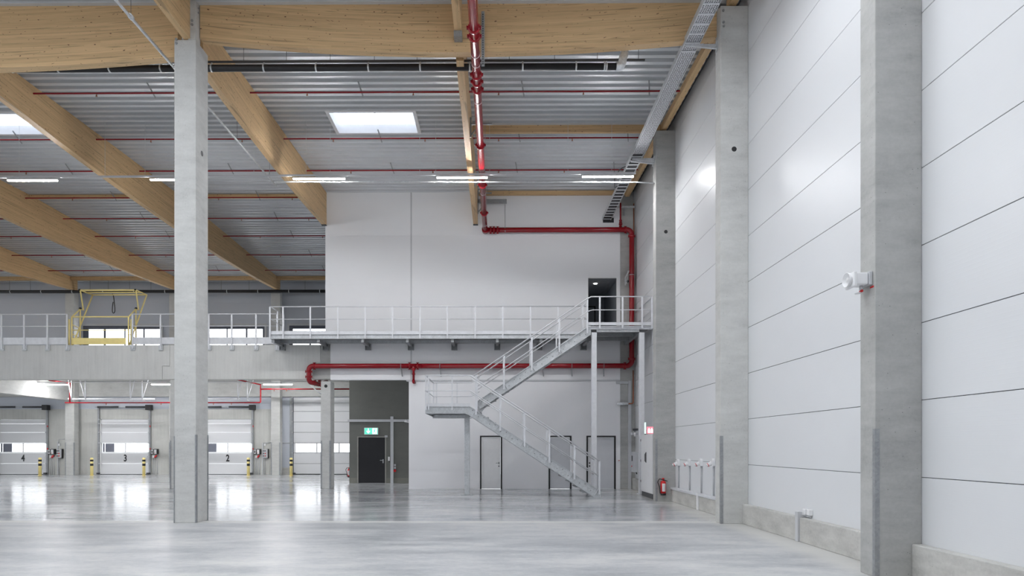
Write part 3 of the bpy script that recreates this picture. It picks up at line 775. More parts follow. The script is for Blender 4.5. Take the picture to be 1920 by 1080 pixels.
# yellow pallet gate
gt = thing('pallet_safety_gate', 'yellow tilting pallet safety gate on the mezzanine edge', 'gate', (ax(200, YD+.5), YD+.5, fz1))
Yg0, Yg1 = YD+.10, YD+1.6
def gp(px, py, Y): return at(px, py, Y)
def gtube(pts, name='frame_tube', r=.028, mt='yellow_l'): return tube(pts, r, 8).build(name, mt, gt)
zf = fz1+.02
XL, XR_ = ax(134.5, Yg0), ax(241, Yg0)
zr = az(200, 594, Yg0); zm = az(200, 619, Yg0)
gtube([(XL, Yg0, zr), (XR_, Yg0, zr)], 'front_top_rail'); gtube([(XL, Yg0, zm), (XR_, Yg0, zm)], 'front_middle_rail', .02)
box(XL, XR_-.1, Yg0-.03, Yg0+.0, zf+.02, zf+.28).build('kick_board', 'yellow_l', gt, .01)
ztop = az(200, 543, Yg0+.2)
for X, s in ((XL, 0), (XR_, 1)):
    gtube([(X, Yg0, zf), (X, Yg0, zr)], 'front_post')
    gtube([(X+(-.09 if s == 0 else .11), Yg0-.02, zf), (X+(-.09 if s == 0 else .11), Yg0-.02, zr-.1)], 'guide_post')
    # side frame behind: rises rearwards
    Xs = X+(.02 if s == 0 else -.02)
    zbk = 7.31; Yb_ = Yg0+.55; zc8 = 8.08
    gtube([(X, Yg0+.02, zr), (X, Yb_, zbk)], 'side_arm')
    gtube([(X, Yb_, zf), (X, Yb_, zbk)], 'rear_post')
    gtube([(X, Yg0+.02, zf+.82), (X, Yb_, zf+.76)], 'side_rail', .016)
    gtube([(X, Yg0+.02, zf+.45), (X, Yb_, zf+.35)], 'side_rail', .016)
    gtube([(X, Yg0+.05, zf), (X, Yg0+1.4, zc8)], 'swing_arm')
    gtube([(X, Yg0+.55, zc8), (X, Yg0+.76, 7.30), (X, Yb_, zbk)], 'swing_arm')
    gtube([(X, Yg0+.55, zc8), (X, Yg0+1.4, zc8)], 'canopy_side_tube')
    tube([(X, Yb_-.03, zbk+.01), (X, Yb_+.04, zbk+.04)], .042, 8).build('end_cap', 'black', gt)
    tube([(X-.05, Yg0+.55, zc8+.01), (X+.01, Yg0+.55, zc8+.01)], .042, 8).build('end_cap', 'black', gt)
gtube([(XL, Yg0+.55, zc8), (XR_, Yg0+.55, zc8)], 'canopy_front_tube', .034)
gtube([(XL, Yg0+.97, zc8), (XR_, Yg0+.97, zc8)], 'canopy_middle_tube', .025)
gtube([(XL, Yg0+1.4, zc8), (XR_, Yg0+1.4, zc8)], 'canopy_rear_tube')
Ys_ = Yg0+1.4; pp = [at(x, y, Ys_) for x, y in ((211, 551), (212.3, 553), (213.6, 560), (214.4, 568), (215.3, 578), (215.4, 583), (214.4, 586.3), (212.6, 587.2), (211.2, 586), (210.6, 583), (211, 574), (212.2, 566))]
tube(pp, .02, 6).build('pull_strap', 'black', gt)

# bollards
for px, lab in ((75, 'yellow and black bollard at the right side of dock door 4'), (172, 'yellow and black bollard left of dock door 3'), (269.8, 'yellow and black bollard at the right side of dock door 3'), (465.7, 'yellow and black bollard at the right side of dock door 2'), (546, 'yellow and black bollard at the left jamb of the tall door')):
    Yb = 38.6; x = ax(px, Yb)
    t = thing('safety_bollard', lab, 'bollard', (x, Yb, 0), group='yellow bollards at the dock doors')
    zz = [0, .62, .72, .78, .88, 1.04]
    tube([(x, Yb, .015), (x, Yb, 1.0), (x, Yb, 1.03), (x, Yb, 1.045)], [.085, .085, .07, .02], 18).build('post', 'yellow_l', t)
    for a, b in ((.57, .70), (.82, .93)): tube([(x, Yb, a), (x, Yb, b)], .087, 18).build('black_band', 'black', t)
    tube([(x, Yb, 0), (x, Yb, .014)], .12, 18).build('base_plate', 'yellow_l', t)

# ------------------------------------------------------------------ main columns
# central column with forked head
t = thing('concrete_column', 'big freestanding concrete column carrying the wooden girders, left of centre', 'column', (-6.87, 15.02, 0))
cx0, cx1 = ax(326.5, YB+.08), ax(367.5, YB+.08)
Yf, Yr = YB+.08, YB+.70
m = MB(); m.box(cx0, cx1, Yf, Yr, 0, 10.68)
m.build('shaft', 'conc_l', t, .012)
st0 = ax(352.5, Yf)
m = MB(); m.box(st0, cx1-.01, Yf, Yf+.24, 10.681, zd(15)-.01); m.build('head_stem', 'conc_l', t, .01)
m = MB(); m.box(cx0+.0, cx0+.09, Yf, Yr, 10.681, 10.9) if False else None
for sx in (-1, 1):
    m = MB(); e = .008; w = .06
    if sx < 0: m.box(cx0-e, cx0+.015, Yf-e, Yf-.001, 0, 1.92); m.box(cx0-e, cx0-.001, Yf, Yf+w, 0, 1.92)
    else: m.box(cx1-.02, cx1+e, Yf-e, Yf-.001, 0, 1.95); m.box(cx1+.001, cx1+e, Yf, Yf+w, 0, 1.95)
    m.build('corner_guard', 'galv_d', t)
m = MB(); m.box(cx1+.001, cx1+.008, Yr-.05, Yr+.006, 0, 1.95); m.build('corner_guard', 'galv_d', t)
zc = az(377, 288, 15.1)
tube([(cx1-.02, 15.1, zc), (cx1+.003, 15.1, zc)], .06, 20).build('cable_sleeve', 'black', t)  # black disc in place of a real hole's dark inside
for px, py in ((331, 74), (331, 81), (360.5, 39), (360.5, 46.5)):
    p = at(px, py, Yf); tube([(p.x, Yf-.02, p.z), (p.x, Yf+.01, p.z)], .028, 12).build('bolt', 'galv_d', t)
for dz in (.1, .2): tube([(cx1-.03, Yf+.12, 10.95+dz+.3), (cx1+.012, Yf+.12, 10.95+dz+.3)], .02, 10).build('bolt', 'galv_d', t)
# cast ring marks
p = at(344, 332, Yf)
m = MB()
for k in range(24):
    a0, a1 = 2*PI*k/24, 2*PI*(k+1)/24
    m.add([(p.x+r*math.cos(a), Yf-.0015, p.z+r*math.sin(a)) for a in (a0, a1) for r in (.10, .13)], [(0, 1, 3, 2)])
m.build('filled_ring', 'conc_l', t)

def wall_column(Y, h, lab, hole=None, guard=True, bolts=(), mt='conc'):
    t = concrete_column('concrete_column', XC, XW-.001, Y, Y+.36, h, lab, mt, guard=(-1,) if guard else None,
                    hole=[((hole[0], Y-.003, hole[1]), (hole[0], Y+.03, hole[1]), .055)] if hole else None)
    for px, py in bolts:
        p = at(px, py, Y); tube([(p.x, Y-.02, p.z), (p.x, Y+.01, p.z)], .026, 12).build('bolt', 'galv_d', t)
    return t
wall_column(YA, 11.4, 'nearest concrete wall column with the white alarm horn on its side')
pB = at(1376.5, 279.5, YB); wall_column(YB, 11.32, 'second concrete wall column, reaching down between two plinths', (pB.x, pB.z), bolts=((1356, 20), (1356.5, 42), (1357, 49)), mt='conc_l')
pC = at(1248.5, 434.5, YC); wall_column(YC, 11.42, 'concrete wall column carrying the red fire extinguisher', (pC.x, pC.z))
pDh = at(1176.5, 527.5, YD); wall_column(YD, 11.2, 'concrete corner column behind the thick red riser pipe', (pDh.x, pDh.z), guard=False)
wall_column(2.72, 11.4, 'concrete wall column beside the viewpoint outside the photo')
o = box(XC, XW-.01, YD+.361, YD+.9, 0, 12).build('wall_corner', 'conc'); struct(o, 'corner concrete behind the last wall column', 'wall')

# ------------------------------------------------------------------ timber
def beam_mesh(name, prof, axis, a0, a1, mat, parent=None):
    """prof: list of (t, z_bottom, z_top) along the beam; axis: direction of the beam"""
    off = Vector(parent_world(parent)) if parent else Vector((0, 0, 0))
    vs = []; lam = []; fs = []
    for (tt, zb_, zt_) in prof:
        for a, z, h in ((a0, zb_, 0), (a1, zb_, 0), (a1, zt_, zt_-zb_), (a0, zt_, zt_-zb_)):
            p = Vector((a, tt, z)) if axis == 'y' else Vector((tt, a, z)); vs.append(tuple(p-off)); lam.append(h)
    n = len(prof)
    for i in range(n-1):
        b = 4*i
        for k in range(4):
            q = (b+k, b+(k+1) % 4, b+4+(k+1) % 4, b+4+k); fs.append(q if axis == 'x' else q[::-1])
    fs.append((0, 3, 2, 1)); e = 4*(n-1); fs.append((e, e+1, e+2, e+3))
    me = bpy.data.meshes.new(name); me.from_pydata(vs, [], fs)
    at_ = me.attributes.new('lam', 'FLOAT', 'POINT'); at_.data.foreach_set('value', lam); me.update()
    bm = bmesh.new(); bm.from_mesh(me); bmesh.ops.recalc_face_normals(bm, faces=bm.faces); bm.to_mesh(me); bm.free()
    me.materials.append(M[mat]); o = bpy.data.objects.new(name, me); COL.objects.link(o)
    if parent: o.parent = parent
    return o
def beam_y(xc, w, y0, y1, bot, lab, shoe=False, group=None, mt='wy', shoe_near=False):
    n = 30
    prof = [(y0+(y1-y0)*k/n, bot(y0+(y1-y0)*k/n), zd(y0+(y1-y0)*k/n)-.004) for k in range(n+1)]
    o = thing('glulam_beam', lab, 'beam', (xc, y0, bot(y0)), group=group)
    beam_mesh('timber', prof, 'y', xc-w/2, xc+w/2, mt, o)
    if shoe:
        box(xc-w/2-.01, xc+w/2+.01, y1-.12, y1-.0, bot(y1)-.03, bot(y1)-.002).build('steel_shoe', 'dark', o)
    return o
b_short = lambda Y: 10.36+.0042*(Y-20.8)**2 if Y < 20.8 else 10.36+.0038*(Y-20.8)**2
beam_y(-6.87, .17, 15.45, Y0-.003, b_short, 'curved timber beam from the central column to the corner of the white wall', shoe=True)
beam_y(-.85, .17, 15.32, Y0-.003, b_short, 'narrow looking timber beam beside the thick red pipe, seen from below', shoe=True)
b_long = lambda Y: 10.85-.42*(1-((Y-27)/12)**2)
for xc, lab in ((-12.87, 'long curved timber beam passing behind the central column'), (-18.87, 'third long timber beam left of the central column, above the yellow gate'), (-24.87, 'leftmost timber beam ending above the far left column'), (-30.87, 'timber beam beyond the left edge of the photo'), (-36.87, 'timber beam far beyond the left edge of the photo')):
    beam_y(xc, .20, 15.3, YF+.1, b_long, lab)
b_near = lambda Y: 10.70
beam_y(-6.86, .155, -7, Yf+.10, b_near, 'timber beam meeting the head of the central column from the front')
def nb(Y): return 10.83
o = beam_y(-.86, .16, -7, 14.9, nb, 'timber beam meeting the front girder just left of the red pipe')
box(-.95, -.77, 14.75, 14.99, 10.70, 10.828).build('steel_shoe', 'galv_d', o)
# near edge beam stub over column B and edge beams along the wall
for (ya, yb, lab) in ((YB+.37, YC+.2, 'timber edge purlin along the wall between second and third wall columns'), (YC+.36, YD-.02, 'timber edge purlin running into the corner above the cable tray'), (-7, YB+.2, 'timber edge purlin nearer than the front girder')):
    n = 10; prof = [(Y, zd(Y)-.20, zd(Y)-.004) for Y in [ya+(yb-ya)*k/n for k in range(n+1)]]
    o = beam_mesh('edge_purlin', prof, 'y', 5.08, 5.24, 'wy'); tag(o, lab, 'beam')
# front girders
def girder(x0, x1, bot, lab, y0=14.98, y1=15.18, mt='wx'):
    n = 36; prof = [(X, bot(X), zd(y0)-.004) for X in [x0+(x1-x0)*k/n for k in range(n+1)]]
    o = beam_mesh('glulam_girder', prof, 'x', y0, y1, mt); return tag(o, lab, 'beam')
girder(cx1+.01, XC-.002, lambda X: 10.80-.32*(1-((X+.85)/5.75)**2), 'deep fish bellied timber girder right of the central column')
girder(-18.77, cx0-.005, lambda X: 10.42-.27*(1-((X+12.87)/5.8)**2), 'deep timber girder left of the central column')
# cross purlins
def purlin(x0, x1, Y, lab, h=.15, w=.12, mt='wx'):
    o = beam_mesh('cross_purlin', [(x0, zd(Y)-h, zd(Y)-.005), ((x0+x1)/2, zd(Y)-h, zd(Y)-.005), (x1, zd(Y)-h, zd(Y)-.005)], 'x', Y-w/2, Y+w/2, mt); tag(o, lab, 'beam')
purlin(-.75, 5.07, 20.95, 'timber cross purlin behind the red pipe at the third wall column', .22)
purlin(-.75, 5.07, 26.6, 'timber cross purlin at the top of the white wall right of the red pipe', .16)
purlin(-18.76, -12.98, 26.9, 'timber ridge purlin between the long beams left of the central column', .14)
purlin(-12.76, -6.97, 26.9, 'timber ridge purlin between central column and white wall', .14)
for a, b, lab in ((-24.76, -18.98, 'timber purlin on top of the far wall left of the yellow gate'), (-18.76, -12.98, 'timber purlin on top of the far wall behind the central column'), (-12.76, xl-.01, 'timber purlin on top of the far wall next to the white upper wall'), (-30.76, -24.98, 'timber purlin on top of the far wall at the left edge')):
    purlin(a, b, 38.9, lab, .22)

# ------------------------------------------------------------------ sprinkler pipes (thin rows)
ORD = ['first (nearest)', 'second', 'third', 'fourth', 'fifth', 'sixth', 'seventh', 'eighth']
rows = [
 (172, [181, 576, 775, 935, 1094], [284, 677, 981, 1218], 5.0),
 (259, [283, 454, 625, 797, 935, 1073], [33, 713, 974, 1178], 5.0),
 (319, [49, 658, 812, 935, 1058], [130, 433, 736, 969, 1152], 5.0),
 (369, [136, 410, 548], [213, 484], xl-.01),
 (408, [200, 453, 579], [268, 518], xl-.01),
 (441.5, [21, 254, 488, 605], [83, 315, 548], xl-.01),
 (477, [97, 311, 526], [155, 582], xl-.01),
 (506, [157, 555], [210, 408, 607], xl-.01)]
for i, (py, heads, clamps, xend) in enumerate(rows):
    Y = 20
    for _ in range(30):
        zr_ = zd(Y)-.22
        Y = (zr_-EYE)*F/(HY-py)
    z = zd(Y)-.22; r = .024
    xs0 = -43
    t = thing('sprinkler_pipe', 'thin red sprinkler pipe under the roof deck, %s row from the front' % ORD[i], 'pipe', (0, Y, z), group='thin red sprinkler pipes under the roof')
    tube([(xs0, Y, z), (xend, Y, z)], r, 8).build('pipe', 'red', t)
    hy = Y
    if i == 0: hs = heads
    for px in heads:
        x = ax(px, Y)
        h = tube([(x, Y, z-r), (x, Y, z-.06), (x, Y, z-.061), (x, Y, z-.10)], [.012, .012, .022, .022], 8).build('sprinkler_head', 'copper', t)
        tube([(x, Y, z-.10), (x, Y, z-.105)], .03, 10).build('deflector', 'galv_d', h)
    for px in clamps:
        x = ax(px, Y)
        bar((x-.05, Y-.15, zd(Y-.15)-.0), (x+.03, Y+.16, z-.05), .035, .02).build('pipe_clamp', 'galv_d', t)

# ------------------------------------------------------------------ black drain pipe with rail
Yp = 15.62; zp = az(700, 126.7, Yp); rp = .078
t = thing('black_drain_pipe', 'thick black pipe hung in white clamps below the roof with foil wrapped elbow', 'pipe', (-3, Yp, zp))
xpe = ax(1160, Yp)
tube([(-43, Yp, zp), (xpe-.05, Yp, zp)], rp, 16).build('pipe', 'black', t)
zr_ = zp+.145
bar((-43, Yp, zr_), (ax(1209, Yp), Yp, zr_), .04, .04).build('support_rail', 'dark', t)
for px in (23, 110, 206, 302, 397, 495, 593, 691, 788, 881, 980, 1080, 1133, 1137):
    x = ax(px, Yp)
    m = MB().tube([(x-.018, Yp, zp), (x+.018, Yp, zp)], rp+.006, 16); m.bar((x, Yp, zp+rp), (x, Yp, zr_), .03, .02); m.build('pipe_clamp', 'galv', t)
for px in (457, 537, 619, 702, 782, 875, 955, 1040, 1120, 1197):
    x = ax(px, Yp)
    tube([(x, Yp, zr_), (x, Yp, zd(Yp))], .006, 6).build('hanger_rod', 'dark', t)
pts = fillet([(xpe-.06, Yp, zp), (xpe+.05, Yp, zp), (xpe+.13, Yp, zp+.30), (xpe+.13, Yp, zd(Yp))], .06, 5)
tube(pts, rp+.02, 14).build('foil_elbow', 'foil', t)
# far black pipe
zq = az(300, 546.5, 39.2)
t = thing('black_drain_pipe', 'black pipe running along the far wall above the mezzanine windows', 'pipe', (-18, 39.2, zq))
tube([(-43, 39.2, zq), (xl-.01, 39.2, zq)], .09, 12).build('pipe', 'black', t)
for px in range(20, 611, 58):
    x = ax(px, 39.2); tube([(x-.02, 39.2, zq), (x+.02, 39.2, zq)], .098, 12).build('pipe_clamp', 'galv', t)
for px in (18, 57, 169, 203, 243, 283, 415, 467, 572):
    x = ax(px, 39.2); tube([(x, 39.2, zq+.09), (x, 39.2, zd(39.2)-.0)], .008, 6).build('hanger_rod', 'dark', t)

# ------------------------------------------------------------------ thick red main
t = thing('sprinkler_main_pipe', 'thick glossy red sprinkler main with bolted couplings, overhead and down the corner', 'pipe', (-.46, 20, 10.19))
zm1 = az(1050, 431, Y0-.22); zm2 = az(1000, 686, Y0-.22); Xv = ax(1184.5, Y0-.22); Xl = ax(579, Y0-.22); Ym = Y0-.22
X0 = -.47; zl = az(578, 716, Ym)
tube([(X0, -7, zm1), (X0, Ym-.12, zm1)], .098, 20).build('overhead_pipe', 'red', t)
tube([(X0, Ym-.16, zm1), (X0, Ym+.12, zm1)], .125, 18).build('end_tee', 'red', t)
tube(fillet([(X0, Ym, zm1), (Xv, Ym, zm1), (Xv, Ym, zm2), (X0-2.5, Ym, zm2)], .2), .10, 18).build('wall_pipe', 'red', t)
tube(fillet([(X0-2.5, Ym, zm2), (Xl, Ym, zm2), (Xl, Ym, zl), (Xl+.25, Ym+.5, zl-.05), ], .17), .098, 18).build('lower_pipe', 'red', t)
def coupling(c, axis, R=.128, ears='x'):
    c = Vector(c); d = Vector(axis)*.035
    m = MB().tube([c-d, c-d*.6, c+d*.6, c+d], [R-.02, R, R, R-.02], 18)
    e = Vector((1, 0, 0)) if abs(axis[0]) < .5 else Vector((0, 0, 1))
    for s in (-1, 1):
        m.bar(c+e*s*(R-.01)-Vector(axis)*.03, c+e*s*(R-.01)+Vector(axis)*.03, .06, .05)
        m.tube([c+e*s*(R+.015)-Vector(axis)*.06, c+e*s*(R+.015)+Vector(axis)*.06], .012, 6)
    return m.build('pipe_coupling', 'red', t)
for py in (52, 68, 140, 153, 167, 272, 347, 399):
    Yc = (zm1-EYE)*F/(HY-py); coupling((X0, Yc, zm1), (0, 1, 0))
for py in (101, 119, 189, 316, 361, 420):
    Yc = (zm1-EYE)*F/(HY-py); tube([(X0, Yc-.012, zm1), (X0, Yc+.012, zm1)], .102, 18).build('hanger_ring', 'galv', t)
for px in (920, 926, 933): coupling((ax(px, Ym), Ym, zm1), (1, 0, 0), .12)
for p, a in (((Xv-.25, Ym, zm1), (1, 0, 0)), ((Xv, Ym, zm1-.25), (0, 0, 1)), ((Xv, Ym, zm2+.27), (0, 0, 1)), ((Xv-.27, Ym, zm2), (1, 0, 0)), ((Xl+.22, Ym, zm2), (1, 0, 0)), ((Xl, Ym, zm2-.22), (0, 0, 1)), ((Xl, Ym, zl+.20), (0, 0, 1)),
             ((ax(768, Ym), Ym, zm2), (1, 0, 0)), ((ax(783, Ym), Ym, zm2), (1, 0, 0))): coupling(p, a, .115)
xt = ax(775.5, Ym)
tube([(xt, Ym, zm2), (xt, Ym, zm2-.13), (xt, Ym, zm2-.20), (xt, Ym, zm2-.62)], [.09, .09, .05, .045], 14).build('drop_pipe', 'red', t)
tube([(xt, Ym, zm2-.30), (xt, Ym, zm2-.34)], .07, 14).build('pipe_coupling', 'red', t); tube(fillet([(xt, Ym, zm2-.55), (xt, Ym, zm2-.64), (xt+.02, Ym+.18, zm2-.64)], .04), .06, 12).build('elbow', 'red', t)
xr_ = ax(1163.5, Ym)
tube([(xr_, Ym, zm1), (xr_, Ym, zm1+1.05)], .035, 10).build('riser', 'red', t)
for dz in (.14, .22, .29, .36): tube([(xr_, Ym, zm1+dz-.02), (xr_, Ym, zm1+dz+.02)], .06 if dz != .22 else .075, 10).build('valve', 'red', t)
for px in (752, 825, 1018, 1072, 1132):
    x = ax(px, Ym)
    m = MB().tube([(x-.01, Ym, zm2), (x+.01, Ym, zm2)], .105, 16)
    m.bar((x, Ym, zm2-.10), (x+.03, Ym+.1, zm2-.40), .03, .02); m.bar((x, Ym+.1, zm2-.10), (x+.03, Ym+.19, zm2-.40), .03, .02); m.build('pipe_bracket', 'galv_d', t)
x = Xv-.1; m = MB(); m.bar((x, Ym, 8.6), (x-.14, Ym+.05, 8.35), .03, .05); m.bar((x-.14, Ym+.05, 8.35), (x-.14, Ym+.1, 8.05), .03, .05); m.bar((x-.05, Ym, 8.6), (x-.1, Ym, 8.1), .02, .03); m.build('pipe_bracket', 'galv', t)
m = MB(); m.tube([(Xv, Ym, 8.42), (Xv, Ym, 8.44)], .107, 16); m.build('hanger_ring', 'galv', t)
# strut hanging from girder / brackets at the beam
px_ = ax(905.5, 14.9)
o = thing('strut_channel', 'perforated dark steel channel hanging beside the thick red pipe at the girder', 'bracket', (px_, 14.9, 10.1))
box(px_-.035, px_+.035, 14.90, 14.975, az(905, 121, 14.9), az(905, 21, 14.9)).build('channel', 'galv_d', o)
m = MB()
for k in range(22): zz = 10.16+k*.052; m.box(px_-.010, px_+.010, 14.896, 14.899, zz, zz+.028)
m.build('slot_row', 'black', o)
for Yq, lab in ((18.9, 'dark steel bracket arm between timber beam and red pipe, front one'), (22.5, 'dark steel bracket arm between timber beam and red pipe, middle one'), ):
    o = thing('pipe_support_bracket', lab, 'bracket', (-.6, Yq, 10.9))
    m = MB(); m.box(-.76, -.14, Yq, Yq+.05, 10.75, 10.80); m.box(-.765, -.72, Yq, Yq+.05, 10.40, 10.95); m.bar((-.74, Yq+.025, 10.45), (-.5, Yq+.025, 10.75), .03, .03); m.build('arm', 'galv_d', o)
    for x in (X0-.13, X0+.13): tube([(x, Yq+.025, zm1), (x, Yq+.025, 10.75)], .007, 6).build('rod', 'galv_d', o)
o = thing('pipe_support_bracket', 'dark steel bracket arm in front of the white wall holding the red pipe', 'bracket', (-.4, 26.2, 11))
za_, zb_ = az(930, 381, 26.3), az(930, 374, 26.3)
m = MB(); m.box(-.765, ax(950, 26.3), 26.25, 26.35, za_, zb_); m.box(-.765, -.72, 26.25, 26.35, za_-.4, zb_+.35); m.bar((-.74, 26.3, za_-.35), (-.45, 26.3, za_), .04, .04); m.box(-.74, ax(922, 26.3), 26.25, 26.3, az(930, 363.5, 26.3), az(930, 361.5, 26.3)); m.build('arm', 'galv_d', o)
x = ax(947, 26.4); tube([(x, 26.4, zm1-.1), (x, 26.4, za_)], .01, 6).build('rod', 'galv_d', o)

# diagonal-looking ceiling conduit left of centre
zc_ = 10.29; t = thing('ceiling_conduit', 'long silver conduit crossing under the roof behind the central column', 'conduit', (-7.33, 18, zc_))
tube([(-7.36, 10.5, zc_), (-7.33, 15.4, zc_)], .03, 8).build('front_tube', 'galv', t); tube([(-7.33, 15.4, zc_), (-7.28, 22.1, zc_-.02)], .026, 8).build('rear_tube', 'galv', t)
for Y in (13.4, 15.5, 18.9, 21.6): tube([(-7.33, Y-.05, zc_), (-7.33, Y+.05, zc_)], .05, 8).build('joint', 'galv', t)
for Y in (13.4, 18.9, 21.6): tube([(-7.33, Y, zc_+.03), (-7.33, Y, zd(Y))], .005, 6).build('hanger_rod', 'dark', t)

# ------------------------------------------------------------------ luminaires
Yl = 20.6
def led(x0, x1, Y, z0, z1, name, lab, group, wires=(), rail=True, strength='led'):
    zc0, zc1 = z0, z1
    t = thing(name, lab, 'lamp', ((x0+x1)/2, Y, z0), group=group)
    m = MB(); m.add([(x0, Y-.035, z0), (x1, Y-.035, z1), (x1, Y+.035, z1), (x0, Y+.035, z0), (x0, Y-.028, z0+.035), (x1, Y-.028, z1+.035), (x1, Y+.028, z1+.035), (x0, Y+.028, z0+.035)],
                    [(0,3,2,1),(4,5,6,7),(0,1,5,4),(1,2,6,5),(2,3,7,6),(3,0,4,7)]); m.build('housing', 'white', t)
    m = MB(); e = .01
    m.add([(x0+e, Y-.033, z0-.001), (x1-e, Y-.033, z1-.001), (x1-e, Y+.033, z1-.001), (x0+e, Y+.033, z0-.001), (x0+e, Y-.025, z0-.028), (x1-e, Y-.025, z1-.028), (x1-e, Y+.025, z1-.028), (x0+e, Y+.025, z0-.028)],
          [(0,1,2,3),(4,7,6,5),(0,4,5,1),(1,5,6,2),(2,6,7,3),(3,7,4,0)]); m.build('diffuser', strength, t)
    for wx, wtop in wires:
        zz = z0+(z1-z0)*(wx-x0)/(x1-x0)
        tube([(wx, Y, zz+.05), (wx, Y, wtop)], .004, 5).build('suspension_wire', 'galv_d', t)
    return t
lum = [(14.5, 108, 338, 'LED tube light at the left edge under the roof'), (281.5, 376, 336.5, 'LED tube light partly hidden by the central column'), (549.5, 647, 334.8, 'LED tube light in front of the curved timber beam left of the rooflight axis'),
       (819, 914, 332.7, 'LED tube light overlapping the thick red pipe'), (1091.5, 1188, 330.8, 'LED tube light next to the cable tray')]
lum[2] = (549.5, 647, 334.8, 'LED tube light right of the central column, in front of a curved timber beam')
zl0 = az(600, 334.5, Yl)
for a, b, py, lab in lum:
    xa, xb = ax(a, Yl), ax(b, Yl); z = az((a+b)/2, py, Yl)
    led(xa, xb, Yl, z, z, 'tube_light', lab, 'LED tube lights hung across the hall')
zr0, zr1 = az(0, 338, Yl), az(1200, 330, Yl)
t = thing('lighting_track', 'thin grey track carrying the row of LED tube lights', 'track', (-5, Yl, zl0+.06))
bar((ax(-60, Yl), Yl, zr0+.085), (ax(1192, Yl), Yl, zr1+.085), .05, .05).build('track', 'lgrey', t)
for px in (36, 197, 272, 476, 505, 574, 619, 787, 817, 918, 1065, 1147):
    x = ax(px, Yl); zz = zr0+(zr1-zr0)*(px)/1200; tube([(x, Yl, zz+.1), (x, Yl, zd(Yl))], .0045, 5).build('suspension_wire', 'galv', t)
Yk = Yl+.25
t = thing('ceiling_conduit', 'thin silver conduit just behind the LED tube row reaching the wall column', 'conduit', (0, Yk, zl0))
tube([at(515, 341, Yk), at(555, 341, Yk), at(1190, 341.5, Yk), (XC-.002, Yk, az(1200, 343.5, Yk))], .022, 8).build('tube', 'galv', t)
# added lamp rows out of view, put in to light the near hall
for Yn in (-2.0, 8.6):
    for x in (-22, -17.6, -13.2, -8.8, -4.4, 0.0, 3.6):
        if abs(x+.2) < .8: x = .6
        led(x, x+1.55, Yn, zl0, zl0, 'tube_light', 'LED tube light of a row nearer than the front girder, outside the photo', 'LED tube lights outside the photo', wires=((x+.2, zd(Yn)), (x+1.35, zd(Yn))), strength='led_soft')
def led_y(x, y0, y1, z, lab, group):
    t = thing('tube_light', lab, 'lamp', (x, (y0+y1)/2, z), group=group)
    box(x-.035, x+.035, y0, y1, z, z+.035).build('housing', 'white', t)
    box(x-.028, x+.028, y0+.01, y1-.01, z-.028, z-.001).build('diffuser', 'led_soft', t)
    for y in (y0+.2, y1-.2): tube([(x, y, z+.035), (x, y, zd(y))], .004, 5).build('suspension_wire', 'galv_d', t)
for xb in (-12.87, -18.87, -24.87, -30.87):  # unseen lamps added to brighten the far upper bays
    for y in (29.5, 34.5): led_y(xb-.38, y, y+1.55, 11.25, 'LED tube light hidden behind a long timber beam above the mezzanine', 'LED tube lights behind the long beams')
for x in (-29, -24, -19.3, -14.6, -10.2):  # unseen lamp row added to brighten the space under the mezzanine
    led(x, x+1.55, 29.6, fz1-.35, fz1-.35, 'tube_light', 'LED tube light under the mezzanine hidden behind the edge beam', 'LED tube lights behind the mezzanine edge beam', wires=((x+.2, fz1-.18), (x+1.35, fz1-.18)))
# under mezzanine
Yu = 36.3
for a, b, py, lab in ((77.5, 128, 721, 'LED tube light under the mezzanine by dock door 4'), (284, 336, 720.5, 'LED tube light under the mezzanine left of the central column'), (494, 548, 720.5, 'LED tube light under the mezzanine above dock door 2 side')):
    z = az((a+b)/2, py, Yu); led(ax(a, Yu), ax(b, Yu), Yu, z, z, 'tube_light', lab, 'LED tube lights under the mezzanine')
t = thing('lighting_track', 'thin track linking the tube lights under the mezzanine', 'track', (-17, Yu, 5.1))
zt_ = az(300, 718, Yu)+.04
bar((ax(60, Yu), Yu, zt_), (ax(560, Yu), Yu, zt_), .05, .04).build('track', 'lgrey', t)
for px in (90, 160, 250, 420, 540): x = ax(px, Yu); tube([(x, Yu, zt_), (x, Yu, fz1-.18)], .005, 5).build('suspension_wire', 'galv_d', t)

# red pipes under the mezzanine
Yv = 37.2
t = thing('sprinkler_pipe', 'red sprinkler pipe under the mezzanine stepping up beside the far column', 'pipe', (-18, Yv, 4.1))
z1_, z2_ = az(300, 755, Yv), az(600, 729.5, Yv)
tube(fillet([(ax(122, Yv), Yv, z1_), (ax(488.5, Yv), Yv, z1_), (ax(488.5, Yv), Yv, z2_), (ax(700, Yv), Yv, z2_)], .07), .038, 10).build('pipe', 'red', t)
tube([(ax(488.5, Yv), Yv, z2_-.02), (ax(488.5, Yv), Yv, z2_+.25), (ax(488.5, Yv)-.8, Yv-1.5, z2_+.4)], .04, 8).build('branch', 'red', t)
tube([(ax(131, Yv), Yv, z1_), (ax(131, Yv), Yv, z1_+1.1), (ax(131, Yv)-.5, Yv-1, z1_+1.15)], .045, 8).build('riser', 'red', t)
for px in (199, 302, 434, 400): tube([(ax(px, Yv), Yv, z1_-.04), (ax(px, Yv), Yv, z1_-.12)], .02, 8).build('sprinkler_head', 'copper', t)
for px in (514, 537): tube([(ax(px, Yv), Yv, z2_-.04), (ax(px, Yv), Yv, z2_-.12)], .02, 8).build('sprinkler_head', 'copper', t)
